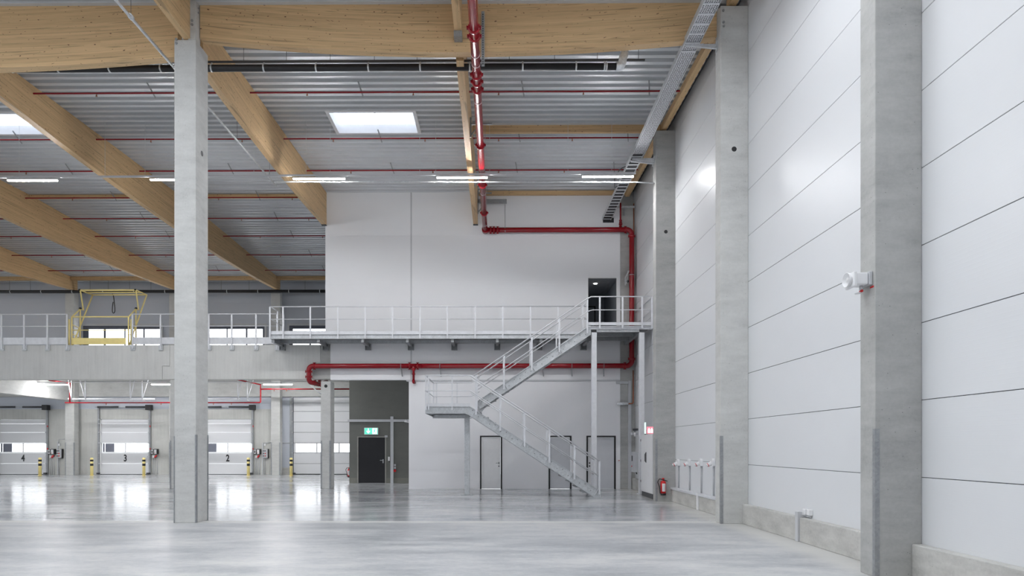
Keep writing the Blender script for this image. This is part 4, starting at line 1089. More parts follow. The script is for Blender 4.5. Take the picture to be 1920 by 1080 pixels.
# short branch stubs crossing the soffit
for a, b, lab in ((115, 160, 'short red branch pipe under the mezzanine by the far left column'), (208, 262, 'short red branch pipe under the mezzanine above dock door 3'), (295, 340, 'short red branch pipe under the mezzanine left of the central column'), (392, 425, 'short red branch pipe under the mezzanine just right of the central column')):
    o = tube([(ax(a, 33), 33, fz1-.26), (ax(b, 37.6), 37.6, fz1-.28)], .05, 8).build('sprinkler_branch_pipe', 'red'); tag(o, lab, 'pipe')
# V hangers
for px, dx, lab in ((134, -.2, 'silver V shaped hanger struts beside the red pipe at the far left column'), (160, -.35, 'silver V shaped hanger struts left of dock door 3'), (244, .3, 'silver V shaped hanger struts above the middle of the second dock door from the left'), (266.5, .4, 'silver V shaped hanger struts right above dock door 3'), (446, .25, 'silver V shaped hanger struts just right of the central column'), (463.5, .4, 'silver V shaped hanger struts at the right of dock door 2')):
    Yw = 36.9; x = ax(px, Yw); za = az(px, 750, Yw); t = thing('pipe_hanger', lab, 'hanger', (x, Yw, za))
    tube([(x, Yw, za), (x, Yw, fz1-.18)], .03, 8).build('upright_strut', 'steel_w', t)
    tube([(x, Yw, za+.03), (x+dx, Yw, fz1-.18)], .028, 8).build('diagonal_strut', 'steel_w', t)
    tube([(x, Yw, za), (x, Yv+.06, za-.02)], .02, 6).build('foot', 'steel_w', t)
Yx = 37.6
o = tube([(ax(128, Yx), Yx, az(200, 748, Yx)), (ax(290, Yx), Yx, az(200, 748, Yx))], .05, 10).build('grey_conduit_pipe', 'steel_w'); tag(o, 'long pale pipe just above the red pipe left of the central column', 'pipe')
o = tube([(ax(352, Yx), Yx, az(200, 748, Yx)), (ax(450, Yx), Yx, az(200, 748, Yx))], .04, 10).build('grey_conduit_pipe', 'steel_w'); tag(o, 'short pale pipe just above the red pipe right of the central column', 'pipe')
# red valve cluster beside slim column
t = thing('sprinkler_valve', 'red valve cluster tucked beside the head of the slim column', 'valve', (ax(596, 27.5), 27.5, 4.2))
p = at(596, 717, 27.8)
tube([(Xl+.3, Ym+.75, zl-.05), p+Vector((.35, 0, .02))], .10, 12).build('body', 'red', t); tube([p+Vector((-.15, 0, 0)), p+Vector((-.1, 0, 0))], .16, 12).build('flange', 'red', t); tube([p+Vector((.05, 0, 0)), p+Vector((.1, 0, 0))], .17, 12).build('flange', 'red', t)
o = tube([(ax(582, 26.6), 26.6, az(582, 723, 26.6)), (ax(602, 26.69), 26.69, az(602, 739, 26.69))], .02, 6).build('brace_rod', 'steel_w'); tag(o, 'thin silver brace rod at the head of the slim column', 'brace')

# ------------------------------------------------------------------ cable tray
tx0, tx1 = 4.17, 4.52; tz = 10.66
t = thing('cable_tray', 'perforated silver cable tray running under the roof along the right wall', 'cable tray', (4.35, 18, tz))
YT0, YT1 = -7, Y0-.002
box(tx0, tx0+.012, YT0, YT1, tz, tz+.13).build('side_rail', 'galv', t); box(tx1-.012, tx1, YT0, YT1, tz, tz+.13).build('side_rail', 'galv', t)
tm = NT('perforated_sheet'); tc = tm.coord((1, 1, 1))
vo = tm.n('ShaderNodeTexVoronoi'); vo.voronoi_dimensions = '2D'; vo.inputs['Scale'].default_value = 22; vo.inputs['Randomness'].default_value = .25; tm.l(tc, vo.inputs['Vector'])
tm.l(tm.ramp(vo.outputs['Distance'], [(.30, (.03, .03, .035, 1)), (.36, (.70, .71, .74, 1))]), tm.b.inputs['Base Color']); tm.b.inputs['Roughness'].default_value = .4; tm.b.inputs['Metallic'].default_value = .3
M['perf'] = tm.m
box(tx0+.013, tx1-.013, YT0, 20.7, tz+.02, tz+.026).build('perforated_base', 'perf', t)
box(tx0+.013, tx1-.013, 20.7, YT1, tz+.05, tz+.056).build('cable_bed', 'dark', t)
Y = 12.0
while Y < YT1-.1:
    box(tx0+.013, tx1-.013, Y, Y+.035, tz+.0, tz+.018).build('rung', 'steel_w', t) if (Y < 15.6 or Y > 20.7) else None
    Y += .30 if Y > 20 else .33
o = t
for Yq, lab in ((YB+.25, 'silver cantilever arm holding the cable tray at the second wall column'), (YC+.15, 'upper silver cantilever arm holding the cable tray at the third wall column'), (YC+.34, 'lower silver cantilever arm holding the cable tray at the third wall column')):
    o = thing('tray_bracket', lab, 'bracket', (XC, Yq, tz))
    m = MB(); m.prism([(XC-.002, tz-.14), (XC-.002, tz-.04), (tx0+.02, tz-.04), (tx0+.02, tz-.07)], 'y', Yq-.025, Yq+.025); m.build('arm', 'galv', o)
    box(XC-.02, XC-.001, Yq-.05, Yq+.05, tz-.2, tz+.02).build('mounting_plate', 'galv', o)
o = thing('tray_bracket', 'silver cantilever arm on the corner column below the cable tray end', 'bracket', (XC, YD-.1, tz))
zz = az(1180, 388, YD-.1); box(ax(1160, YD-.1), ax(1190, YD-.1), YD-.12, YD-.06, zz-.04, zz+.04).build('arm', 'galv', o); box(5.0, 5.06, YD-.058, YD-.001, zz-.3, zz+.05).build('mounting_plate', 'galv_d', o)
hx0, hx1 = ax(1130.5, Y0), ax(1151, Y0)
o = box(hx0, hx1, Y0-.0015, Y0+.02, az(1140, 417.5, Y0), az(1140, 408.5, Y0)).build('trim_5', 'seal'); struct(o, 'dark wall opening at the end of the cable tray', 'opening')
# loose black cable loop
o = tube(fillet([(4.30, 22.0, tz+.13), (4.02, 21.6, tz+.08), (3.9, 22.3, tz-.1), (4.05, 23.2, tz-.05), (4.3, 23.4, tz+.14)], .15), .012, 6).build('cable_loop', 'black'); tag(o, 'loose black cable loop beside the cable tray', 'cable')

# ------------------------------------------------------------------ steel walkway
WF = 25.5; WB = Y0-.015; wz = 5.95
wxl = ax(506.5, WF); wxr = ax(1102, 23.7)
t = thing('steel_walkway', 'galvanised steel walkway with railing along the white upper wall', 'walkway', (-2, 26, wz))
zf1 = az(800, 626.8, WF); zf0 = az(800, 635.3, WF)
m = MB(); m.box(wxl, wxr, WF, WF+.012, zf0, zf1); m.box(wxl, wxr, WF-.05, WF-.0005, zf1-.012, zf1); m.box(wxl, wxr, WF-.05, WF-.0005, zf0, zf0+.012); m.build('edge_channel', 'galv', t)
box(wxl, wxr, WB-.06, WB, zf0, zf1).build('wall_channel', 'galv', t)
box(wxl, wxl+.05, WF+.013, WB-.061, zf0, zf1).build('end_channel', 'galv', t)
box(wxl+.051, wxr, WF+.013, WB-.061, zf1-.045, zf1-.01).build('grating', 'galv_d', t)
box(wxl, wxr, WF-.015, WF-.005, zf1+.001, zf1+.13).build('toe_board', 'steel_w', t)
hr, mr_ = az(800, 575, WF), az(800, 598.5, WF)
tube([(wxl-.02, WF-.03, hr), (ax(1100, WF), WF-.03, hr)], .022, 8).build('handrail', 'steel_w', t)
tube([(wxl-.02, WF-.03, mr_), (ax(1100, WF), WF-.03, mr_)], .016, 8).build('middle_rail', 'steel_w', t)
for px in (507, 531.5, 582.5, 634, 685.3, 736.3, 787.7, 839, 891, 942.7, 994.3, 1046, 1092):
    x = ax(px, WF); box(x-.028, x+.028, WF-.062, WF-.051, zf0-.0, hr-.02).build('rail_post', 'steel_w', t)
# left end return rail
xe_ = wxl+.02
tube([(xe_, WF, hr), (xe_, YD+.3, hr)], .02, 8).build('handrail', 'steel_w', t); tube([(xe_, WF, mr_), (xe_, YD+.3, mr_)], .016, 8).build('middle_rail', 'steel_w', t)
box(xe_+.0, xe_+.05, YD+.25, YD+.262, fz1+.01, hr).build('rail_post', 'steel_w', t); box(xe_+.0, xe_+.05, 26.2, 26.212, zf1, hr).build('rail_post', 'steel_w', t)
for px in (529.5, 611, 690.5, 770.7, 852, 932.4, 1011, 1094):
    x = ax(px, Y0-.05); yb = (YD-.001 if px < 620 else Y0-.001)
    b_ = MB().box(x-.055, x+.055, WF+.02, yb-.05, zf0-.13, zf0-.002).build('cantilever_arm', 'galv_d', t)
    m = MB().box(x-.115, x+.115, yb-.02, yb, az(900, 657, Y0), zf0-.02); m.box(x-.115, x-.10, yb-.14, yb-.02, az(900, 657, Y0), zf0-.02); m.box(x+.10, x+.115, yb-.14, yb-.02, az(900, 657, Y0), zf0-.02); m.box(x-.115, x+.115, yb-.14, yb-.02, az(900, 657, Y0), az(900, 656, Y0))
    m.build('wall_shoe', 'galv_d', b_)

# ------------------------------------------------------------------ staircase
SF = 22.4; SB = 23.4; UF = 23.7; UB = 24.75
t = thing('steel_staircase', 'galvanised steel staircase with two flights and landings up to the walkway', 'staircase', (1.3, 23, 0))
def pS(px, py, Y): p = at(px, py, Y); return (p.x, p.z)
# lower flight stringers
a = pS(892, 767.5, SF); b = pS(1127, 921.5, SF); sl = (b[1]-a[1])/(b[0]-a[0]); vh = .345
xL, xR = a[0], b[0]
landz = az(840, 762, SF); lzb = az(840, 775.5, SF); lxl = ax(797.5, SF)
def stringer(poly, y, name='stringer', mt='galv', th=.012, fl=.06, toward=-1):
    m = MB().prism(poly, 'y', y, y+th)
    return m.build(name, mt, t)
def tl(x): return a[1]+sl*(x-xL)
xk = ax(881, SF)
def low_poly(): return [(lxl, landz), (xk, landz), (xR, tl(xR)), (xR, 0.0), (ax(1113, SF), 0.0), (xk-.02, tl(xk)-vh+.02), (xk-.16, lzb), (lxl, lzb)]
for y in (SF, SB):
    stringer(low_poly(), y)
    # flanges
    m = MB(); yy = y-.055 if y == SF else y+.013
    for (p, q) in (((xk, landz-.008), (xR, tl(xR)-.008)), ((xk, tl(xk)-vh+.016), (ax(1113, SF), .02))):
        m.bar((p[0], yy+.027, p[1]), (q[0], yy+.027, q[1]), .055, .016)
    m.build('stringer_flange', 'galv', t)
m = MB(); m.bar((lxl, SF-.028, landz-.008), (xk, SF-.028, landz-.008), .055, .016); m.bar((lxl, SF-.028, lzb+.008), (xk-.16, SF-.028, lzb+.008), .055, .016); m.build('landing_flange', 'galv', t)
# stiffeners and bolts
for px, py in ((890, 771), (933, 799), (979, 829.5), (1025, 860), (1071, 890.5), (1119, 920)):
    p = at(px, py+1.5, SF-.02); d_ = Vector((.30, 0, .46)).normalized()
    bar(p-d_*.14, p+d_*.14, .045, .012, up=(-.8, 0, .5)).build('stiffener', 'steel_w', t)
nst = 16
for k in range(nst):
    z = landz*(k+1)/(nst+1); x = xR-.22-(xR-.22-xk)*(k+1)/(nst+1)
    box(x-.14, x+.14, SF+.014, SB-.002, z-.035, z).build('tread', 'galv_d', t)
for k in range(22):
    u = (k+.5)/22; x = xk+(xR-.25-xk)*u; z = tl(x)-.10-(.09 if k % 2 else 0)
    tube([(x, SF-.01, z), (x, SF+.0, z)], .014, 6).build('bolt', 'dark', t)
# mid landing
LB = 24.85
box(lxl+.01, xk, SF+.014, LB, landz-.06, landz-.01).build('landing_deck', 'galv_d', t)
box(lxl, lxl+.012, SF+.013, LB, lzb, landz).build('landing_side', 'galv', t)
box(lxl, ax(885, SF), LB, LB+.012, lzb, landz).build('landing_back', 'galv', t)
box(lxl+.2, xk-.1, 23.3, 23.42, lzb-.10, lzb-.001).build('cross_beam', 'galv', t); box(lxl+.02, xk-.1, LB-.12, LB-.01, lzb-.06, lzb-.001).build('cross_beam', 'galv', t)
box(lxl, xk, SF-.02, SF-.008, landz+.001, landz+.10).build('toe_board', 'steel_w', t)
# mid post
pm = at(875.8, 928, 23.36); 
pc_ = box(pm.x-.09, pm.x+.09, 23.27, 23.45, .02, lzb-.12).build('support_column', 'galv', t, .006)
box(pm.x-.2, pm.x+.2, 23.16, 23.56, 0, .02).build('base_plate', 'galv', pc_); box(pm.x-.16, pm.x+.16, 23.25, 23.47, lzb-.119, lzb-.101).build('cap_plate', 'galv', pc_)
box(pm.x-.2, pm.x+.2, 23.43, 24.8, lzb-.14, lzb-.11).build('bearing_beam', 'galv', t) if False else None
# lower rails
hA = pS(881.5, 704.2, SF); hB = pS(1123.4, 863.8, SF); mA = pS(881.5, 732.8, SF); mB_ = pS(1121.6, 892, SF)
def hz(x): return hA[1]+(hB[1]-hA[1])*(x-hA[0])/(hB[0]-hA[0])
for y in (SF-.07, SB+.05):
    x0_ = lxl if y < SF else hA[0]-.25
    tube([(lxl if y < SF else hA[0], y, hA[1]), (hA[0], y, hA[1]), (hB[0], y, hB[1])] if y < SF else [(hA[0], y, hA[1]), (hB[0], y, hB[1])], .022, 8).build('handrail', 'steel_w', t)
    tube([(lxl, y, mA[1]), (mA[0], y, mA[1]), (mB_[0], y, mB_[1])] if y < SF else [(mA[0], y, mA[1]), (mB_[0], y, mB_[1])], .016, 8).build('middle_rail', 'steel_w', t)
    for px in (892.5, 937.8, 983.3, 1029.7, 1076.7, 1123.4):
        x = ax(px, SF); zt_ = hz(x); box(x-.03, x+.03, y-.006, y+.006, max(.1, tl(x)-.18), zt_-.015).build('rail_post', 'steel_w', t)
# landing rails: front, left side and back
for px in (799, 804, 848):
    x = ax(px, SF); box(x-.025, x+.025, SF-.075, SF-.064, landz-.12, hA[1]-.015).build('rail_post', 'steel_w', t)
for zz in (hA[1], mA[1]):
    r = .022 if zz == hA[1] else .016
    tube(fillet([(lxl+.02, SF-.07, zz), (lxl+.02, LB, zz), (hA[0]-.05, LB, zz), (hA[0]+.25, LB, zz+.18)], .05), r, 8).build('handrail' if r > .02 else 'middle_rail', 'steel_w', t)
for yy in (23.1, 23.9): box(lxl+.0, lxl+.012, yy-.025, yy+.025, landz, hA[1]-.01).build('rail_post', 'steel_w', t)
for px in (813, 818.5, 857):
    x = ax(px, LB); box(x-.025, x+.025, LB+.013, LB+.024, landz-.1, hA[1]-.01).build('rail_post', 'steel_w', t)
# upper flight
ua = pS(943, 720, UF); ub = pS(1101.7, 613.3, UF); us = (ub[1]-ua[1])/(ub[0]-ua[0])
def ul(x): return ua[1]+us*(x-ua[0])
ux0, ux1 = ax(893, UF), ub[0]+.02
for y in (UF, UB):
    poly = [(ux0, landz-.02), (ux0+.05, landz-.25), (ux0+.28, ul(ux0+.28)-vh), (ux1+.10, ul(ux1+.10)-vh), (ux1+.10, 5.93), (ux1, 5.95), (ux0, ul(ux0))]
    stringer(poly, y)
    m = MB(); yy = y-.028 if y == UF else y+.04
    m.bar((ux0, yy, ul(ux0)-.008), (ux1, yy, ul(ux1)-.008), .055, .016); m.bar((ux0+.1, yy, ul(ux0+.1)-vh+.01), (ux1+.08, yy, ul(ux1+.08)-vh+.01), .055, .016); m.build('stringer_flange', 'galv', t)
for px in (897, 949, 1000, 1051):
    x = ax(px, UF); d_ = Vector((-.30, 0, .46)).normalized(); p = Vector((x, UF-.025, ul(x)-vh/2))
    bar(p-d_*.14, p+d_*.14, .045, .012, up=(.8, 0, .5)).build('stiffener', 'steel_w', t)
for k in range(nst):
    z = landz+(5.95-landz)*(k+1)/(nst+1); x = ux0+.1+(ux1-ux0)*(k+1)/(nst+1)
    box(x-.14, x+.14, UF+.014, UB-.002, z-.035, z).build('tread', 'galv_d', t)
for k in range(20):
    u = (k+.5)/20; x = ux0+.1+(ux1-ux0-.1)*u; z = ul(x)-.12-(.09 if k % 2 else 0)
    tube([(x, UF-.01, z), (x, UF+.0, z)], .014, 6).build('bolt', 'dark', t)
uh0 = pS(888, 705, UF); uh1 = pS(1101.7, 560, UF)
rz = az(1150, 557, UF); rzm = az(1150, 581.7, UF)
off_m = .46
for y in (UF-.06, UB+.06):
    e = [(ax(1108, UF), y, rz), (5.44, y, rz)] if y < UF else [(ax(1108, UF)-.05, y, rz)]
    em = [(ax(1111, UF), y, rzm), (5.44, y, rzm)] if y < UF else [(ax(1111, UF)-.05, y, rzm)]
    tube([(uh0[0], y, uh0[1]), (uh1[0], y, uh1[1])]+e, .022, 8).build('handrail', 'steel_w', t)
    tube([(uh0[0]+.1, y, uh0[1]+.1*us-off_m), (uh1[0], y, uh1[1]-off_m)]+em, .016, 8).build('middle_rail', 'steel_w', t)
    for px in (893, 945, 997, 1048.5, 1100.8):
        x = ax(px, UF); zt_ = uh0[1]+(uh1[1]-uh0[1])*(x-uh0[0])/(uh1[0]-uh0[0]); box(x-.03, x+.03, y-.006, y+.006, ul(x)-.22, zt_-.015).build('rail_post', 'steel_w', t)
# top landing
TX0, TX1 = ax(1103, UF), 5.46
z0_, z1_ = az(1150, 622, UF), az(1150, 614, UF)
m = MB(); m.box(TX0, TX1, UF-.012, UF, z0_+.08, z1_+.02); m.box(TX0, TX1, UF-.07, UF-.013, z1_+.005, z1_+.02); m.build('edge_channel', 'steel_w', t)
box(ax(1119, UF), ax(1199, UF), UF+.03, UF+.13, z0_, z0_+.12).build('main_beam', 'galv', t)
box(TX0, TX1, UF+.001, Y0-.02, 5.90, 5.94).build('landing_grating', 'galv_d', t)
for x in (TX0+.06, ax(1203, UF)): box(x-.05, x+.05, UF+.14, Y0-.02, z0_-.02, 5.899).build('cross_beam', 'galv_d', t)
for y in (24.7, 25.7): box(TX0+.12, ax(1203, UF)-.06, y, y+.08, z0_+.0, 5.899).build('cross_beam', 'galv_d', t)
box(TX0, TX1, UF-.022, UF-.0125, 5.955, 6.06).build('toe_board', 'steel_w', t)
for px in (1124, 1166.5, 1203, 1221.5):
    x = ax(px, UF); box(x-.03, x+.03, UF-.085, UF-.073, z1_-.05, rz-.015).build('rail_post', 'steel_w', t)
tube([(5.44, UF-.06, rz), (5.44, Y0-.3, rz)], .022, 8).build('handrail', 'steel_w', t); tube([(5.44, UF-.06, rzm), (5.44, Y0-.3, rzm)], .016, 8).build('middle_rail', 'steel_w', t)
for px in (1114.3, 1203.7):
    p = at(px, 900, UF)
    c_ = box(p.x-.09, p.x+.09, UF-.0+.005, UF+.185, .02, z0_-.021).build('support_column', 'steel_w', t, .006)
    box(p.x-.15, p.x+.15, UF-.06, UF+.25, 0, .02).build('base_plate', 'galv', c_)

# ------------------------------------------------------------------ corner services
Yc = YD-.001
t = thing('cable_duct', 'grey cable duct up the corner column with short top arm', 'duct', (ax(1180, Yc), Yc, 0))
box(ax(1177.5, Yc), ax(1183.2, Yc), Yc-.06, Yc, 0, az(1180, 714, Yc)).build('upright_duct', 'lgrey', t)
box(ax(1155, Yc), ax(1177.3, Yc), Yc-.065, Yc-.02, az(1160, 720, Yc), az(1160, 715, Yc)).build('horizontal_duct', 'lgrey', t)
pa = at(1187.5, 600, Yc-.1)
t = thing('copper_pipe', 'thin copper pipe with foil sleeve in the hall corner', 'pipe', (pa.x, Yc-.1, 3.4))
Yq = Yc-.12
tube(fillet([(ax(1187.3, Yq), Yq, 4.7), (ax(1187.3, Yq), Yq, az(1187, 756.5, Yq)), (ax(1177, Yq), Yq, az(1187, 757, Yq))], .06), .022, 8).build('pipe', 'copper', t)
tube([(ax(1188.3, Yq+.05), Yq+.05, 8.0), (ax(1188.3, Yq+.05), Yq+.05, 11.3)], .02, 8).build('pipe', 'copper', t)
tube([(ax(1178, Yq), Yq, az(1187, 757, Yq)), (ax(1160, Yq), Yq, az(1187, 757, Yq)), (ax(1157, Yq), Yq, az(1187, 757, Yq))], [.055, .06, .02], 12).build('foil_sleeve', 'foil', t)
# grey distribution box on right wall
Yb0, Yb1 = 25.0, 25.6
t = thing('distribution_box', 'grey wall mounted distribution box in the hall corner', 'box', (5.3, 25.3, .9))
bx = ax(1183.5, 25.6); zb0, zb1 = az(1190, 885, 25.3), az(1190, 847, 25.3)
box(bx, XW-.002, Yb0, Yb1, zb0, zb1).build('housing', 'lgrey', t, .01)
box(bx-.02, bx-.001, Yb0+.35, Yb0+.42, zb1-.35, zb1-.15).build('handle', 'black', t)
tube([(bx-.02, Yb0+.45, zb1-.55), (bx-.001, Yb0+.45, zb1-.55)], .03, 10).build('button', 'red_b', t)
m = MB(); m.box(ax(1184, 25.4), XW-.002, 25.35, 25.5, az(1190, 815.5, 25.4), az(1190, 811, 25.4)); m.build('top_bracket', 'lgrey', t)
tube([(bx+.12, 25.3, zb0), (bx+.16, 25.32, .65)], .02, 6).build('cable', 'black', t)
p0 = (ax(1186.5, 25.3), az(1190, 806, 25.3))
o = thing('alarm_lamp', 'small dark lamp with white cylinder above the distribution box', 'lamp', (p0[0], 25.3, p0[1]))
box(p0[0], XW-.002, 25.25, 25.35, p0[1]-.03, p0[1]+.05).build('housing', 'dark', o); tube([(p0[0]+.06, 25.2, p0[1]-.25), (p0[0]+.06, 25.2, p0[1]-.1)], .035, 8).build('lamp_body', 'white', o); tube([(p0[0]+.06, 25.2, p0[1]-.1), (p0[0]+.06, 25.26, p0[1]-.0)], .012, 6).build('stem', 'dark', o)
# white switch cabinet
xc0 = ax(1208, 23.25); yc0, yc1 = 21.55, 23.2
t = thing('switch_cabinet', 'tall white switch cabinet behind the third wall column', 'cabinet', (5.2, 22.3, 0))
xc0 = 4.97; zt_ = az(1215, 814, 21.6)
box(xc0+.02, XW-.15, yc0+.02, yc1, 0, .16).build('plinth', 'dark', t); box(xc0, XW-.14, yc0, yc1, .161, zt_).build('body', 'white', t, .008)
ym = (yc0+yc1)/2
box(xc0-.012, xc0-.001, yc0+.02, yc1-.02, .2, zt_-.04).build('door_leaf', 'white', t)
MB().prism([(ym-.02, 1.15), (ym+.18, 1.2), (ym+.18, 1.42), (ym-.02, 1.5)], 'x', xc0-.03, xc0-.013).build('handle', 'black', t)
for z in (.5, 1.2, 1.9): box(xc0-.025, xc0-.002, yc1-.02, yc1+.01, z-.04, z+.04).build('hinge', 'dark', t)
o = thing('fire_equipment_sign', 'lit red and white fire equipment sign above the white cabinet', 'sign', (5.1, 22.4, zt_))
s0 = at(1213, 812.5, 21.9); s1 = at(1226, 800, 21.9)
box(s0.x, s1.x+.05, 21.9, 21.93, zt_+.02, s1.z).build('sign_panel', 'redsign', o)
for k in (.3, .7):
    xx = s0.x+(s1.x-s0.x)*k; hgt = s1.z-zt_
    MB().prism([(xx-.035, zt_+.05), (xx+.035, zt_+.05), (xx+.035, zt_+hgt*.6), (xx, zt_+hgt*.85), (xx-.035, zt_+hgt*.6)], 'y', 21.895, 21.899).build('symbol', 'signwhite', o)
box(s0.x, s0.x+.02, 21.9, 21.93, zt_+.001, zt_+.02).build('foot', 'dark', o)
o = thing('exit_sign', 'narrow edge of a lit green sign left of the red sign', 'sign', (5.0, 22.6, zt_))
g0 = at(1208.5, 812, 22.6); box(g0.x, g0.x+.05, 22.6, 22.63, zt_+.03, az(1210, 792, 22.6)).build('sign_panel', 'mint', o)
box(g0.x, g0.x+.06, 22.61, 22.62, zt_+.001, zt_+.03).build('foot', 'dark', o)

# fire extinguishers
def extinguisher(x, Y, z, lab, s=1.0, side=-1):
    t = thing('fire_extinguisher', lab, 'fire extinguisher', (x, Y, z))
    yc = Y-.10*s; r = .082*s; H = .50*s
    tube([(x, yc, z), (x, yc, z+.06*s)], [r*.96, r*1.02], 20).build('foot_ring', 'black', t)
    tube([(x, yc, z+.061*s), (x, yc, z+H*.78), (x, yc, z+H*.84), (x, yc, z+H*.88), (x, yc, z+H*.90)], [r, r, r*.85, r*.5, r*.3], 20).build('cylinder', 'red_b', t)
    tube([(x, yc, z+H*.90), (x, yc, z+H*.97)], r*.38, 12).build('valve', 'dark', t)
    tube([(x, yc, z+H*.97), (x, yc, z+H*1.05)], [r*.5, r*.42], 12).build('button', 'red_b', t)
    m = MB(); n = 8
    for k in range(n):
        a0, a1 = -PI/2-.62+1.24*k/n, -PI/2-.62+1.24*(k+1)/n
        m.add([(x+(r+.001)*math.cos(a), yc+(r+.001)*math.sin(a), zz) for a in (a0, a1) for zz in (z+.12*s, z+.36*s)], [(0, 2, 3, 1)])
    lb = m.build('label', 'white', t)
    m = MB()
    for k in range(7):
        for (u0, u1) in ((-.45, -.05), (.02, .4)):
            zz = z+(.14+.028*k)*s; pts = []
            for a in (u0, u1):
                for dz in (0, .010*s): pts.append((x+(r+.003)*math.sin(a), yc-(r+.003)*math.cos(a), zz+dz))
            m.add(pts, [(0, 2, 3, 1)])
    m.build('label_print', 'lgrey', lb)
    tube(fillet([(x, yc, z+H*.95), (x+side*.12*s, yc, z+H*1.0), (x+side*.17*s, yc-.01, z+H*.8), (x+side*.12*s, yc-.02, z+H*.5), (x+side*.095*s, yc-.02, z+H*.1)], .03*s), .013*s, 8).build('hose', 'black', t)
    bar((x, yc, z+H*.95), (x-side*.13*s, yc, z+H*.86), .025*s, .02*s).build('lever', 'black', t)
    box(x-.03, x+.03, Y-.02, Y-.001, z+.2*s, z+.4*s).build('wall_bracket', 'dark', t)
    return t
p = at(1243.5, 928.5, YC-.1); extinguisher(p.x, YC, p.z, 'red fire extinguisher with black hose hung on the third wall column')
p = at(652.2, 896, YO-.1); t = extinguisher(ox0-.10, YO+.5, az(653, 896, YO), 'small red fire extinguisher at the left corner of the dark wall', .9)

# CEE wall sockets
px_s = [1273, 1293.5, 1315.5, 1338.5]
nm = ['first (farthest) white industrial wall socket above the capped plinth', 'second white industrial wall socket, left of the plinth joint post', 'third white industrial wall socket, right of the plinth joint post', 'nearest white industrial wall socket, half hidden by the second wall column']
for px, lab in zip(px_s, nm):
    Ys = XW*F/(px-932); zs_ = EYE+(HY-868)*Ys/F
    t = thing('wall_socket', lab, 'socket', (XW, Ys, zs_), group='industrial sockets on the right wall')
    m = MB()
    prof = [(-.075+.0, -.09)]+[(-.09+.18*0, 0)]
    arc = [(Ys+.085*math.cos(a), zs_+.03+.085*math.sin(a)) for a in [PI*k/10 for k in range(11)]]
    m.prism([(Ys+.085, zs_-.08)]+arc+[(Ys-.085, zs_-.08)], 'x', XW-.07, XW-.002); m.build('housing', 'white', t)
    tube([(XW-.06, Ys, zs_+.0), (XW-.16, Ys, zs_-.05)], [.055, .048], 14).build('socket_cap', 'white', t)
    tube([(XW-.16, Ys, zs_-.05), (XW-.172, Ys, zs_-.056)], .051, 14).build('red_ring', 'red_b', t)
    tube([(XW-.172, Ys, zs_-.056), (XW-.20, Ys, zs_-.07)], [.047, .035], 14).build('lid', 'white', t)
    tube([(XW-.025, Ys, zs_-.08), (XW-.025, Ys, .44)], .02, 8).build('conduit', 'lgrey', t)
# siren
t = thing('alarm_horn', 'white alarm horn on the side of the nearest wall column', 'siren', (XC, 8.9, 3.8))
ys0, ys1 = 8.76, 9.0
zs0, zs1 = 3.80, 3.97
box(XC-.05, XC-.001, ys0+.01, ys1+.02, zs0-.005, zs1).build('mounting_base', 'lgrey', t, .01)
box(XC-.21, XC-.051, ys0+.02, ys1-.01, zs0+.0, zs1-.01).build('body', 'white', t, .02)
hx = XC-.21; yc_ = ys0+.11; zc_ = (zs0+zs1)/2-.01
m = MB().box(hx-.045, hx, ys0-.01, ys1-.01, zs0-.03, zs1-.005); m.build('square_flange', 'white', t, .012)
m = MB(); rings = [(-.045, .085), (-.088, .098), (-.094, .095), (-.090, .088), (-.06, .066), (-.048, .04)]; sg = 28
vs = [(hx+dx, yc_+rr*math.cos(2*PI*k/sg), zc_+rr*math.sin(2*PI*k/sg)) for dx, rr in rings for k in range(sg)]
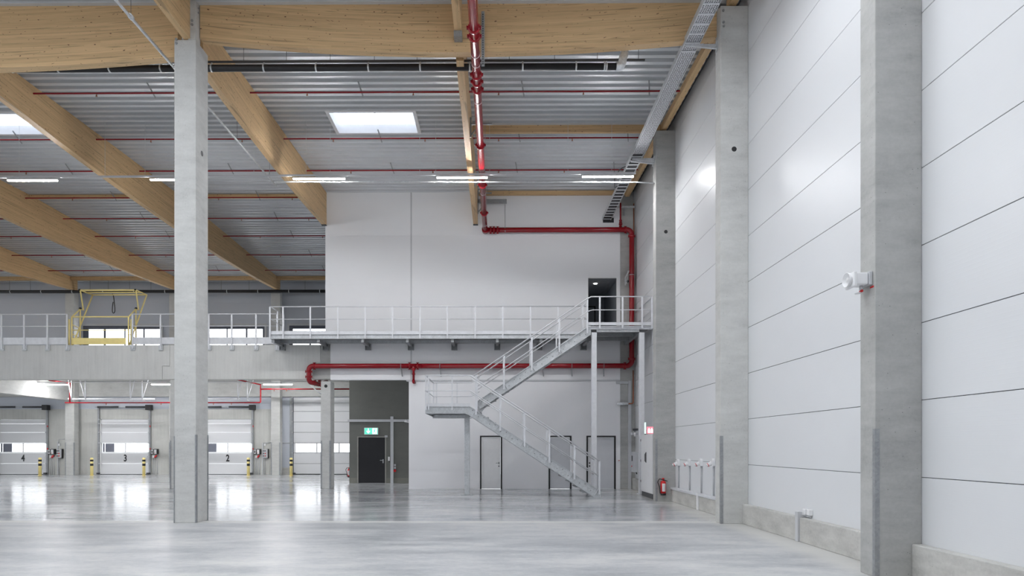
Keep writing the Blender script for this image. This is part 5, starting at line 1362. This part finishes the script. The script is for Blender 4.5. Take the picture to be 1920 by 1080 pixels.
m.add(vs, [(i*sg+k, i*sg+(k+1) % sg, (i+1)*sg+(k+1) % sg, (i+1)*sg+k) for i in range(len(rings)-1) for k in range(sg)], True); m.build('horn', 'white', t)
tube([(hx-.046, yc_, zc_), (hx-.0475, yc_, zc_)], .05, 20).build('horn_throat', 'dark', t); tube([(hx-.048, yc_, zc_), (hx-.07, yc_, zc_), (hx-.082, yc_, zc_)], [.036, .034, .015], 14).build('horn_core', 'white', t)
tube([(XC-.10, yc_, zs0-.001), (XC-.10, yc_, zs0-.05)], .022, 10).build('cable_gland', 'lgrey', t)
tube(fillet([(XC-.10, yc_, zs0-.05), (XC-.10, yc_+.0, zs0-.09), (XC-.2, yc_-.02, zs0-.11)], .02), .012, 8).build('cable', 'white', t)
tube([(XC-.10, yc_-.023, zs0-.07), (XC-.10, yc_+.02, zs0-.07)], .018, 8).build('red_cap', 'red_b', t)
box(XC-.0015, XC-.0002, 8.75, 8.84, zs0-.045, zs0-.02).build('red_tag', 'red_b', t)
# double outlet on near plinth
Yo = 11.85; t = thing('outlet_box', 'small pair of white outlet boxes on top of the plinth beside its joint post', 'box', (XW-.05, Yo, .45))
zo = .435
for dy in (-.09, .07): box(XW-.07, XW-.002, Yo+dy-.05, Yo+dy+.05, zo+.05, zo+.15).build('outlet', 'white', t, .008)
tube([(XW-.03, Yo-.1, zo+.02), (XW-.03, Yo+.2, zo+.02)], .012, 6).build('cable', 'lgrey', t)

# floor expansion line at the plinth etc. is in the floor material
# ------------------------------------------------------------------ world light
w = bpy.data.worlds.new('overcast'); sc.world = w; w.use_nodes = True
bg = w.node_tree.nodes['Background']; bg.inputs[0].default_value = (.93, .965, 1, 1); bg.inputs[1].default_value = 1.45

sc.view_settings.view_transform = 'Standard'; sc.view_settings.look = 'None'; sc.view_settings.gamma = 1
sc.view_settings.exposure = 0.36
sc.view_settings.use_curve_mapping = False
sc.cycles.max_bounces = 8; sc.cycles.diffuse_bounces = 6; sc.cycles.glossy_bounces = 4
sc.cycles.sample_clamp_indirect = 6; sc.cycles.caustics_reflective = False; sc.cycles.caustics_refractive = False
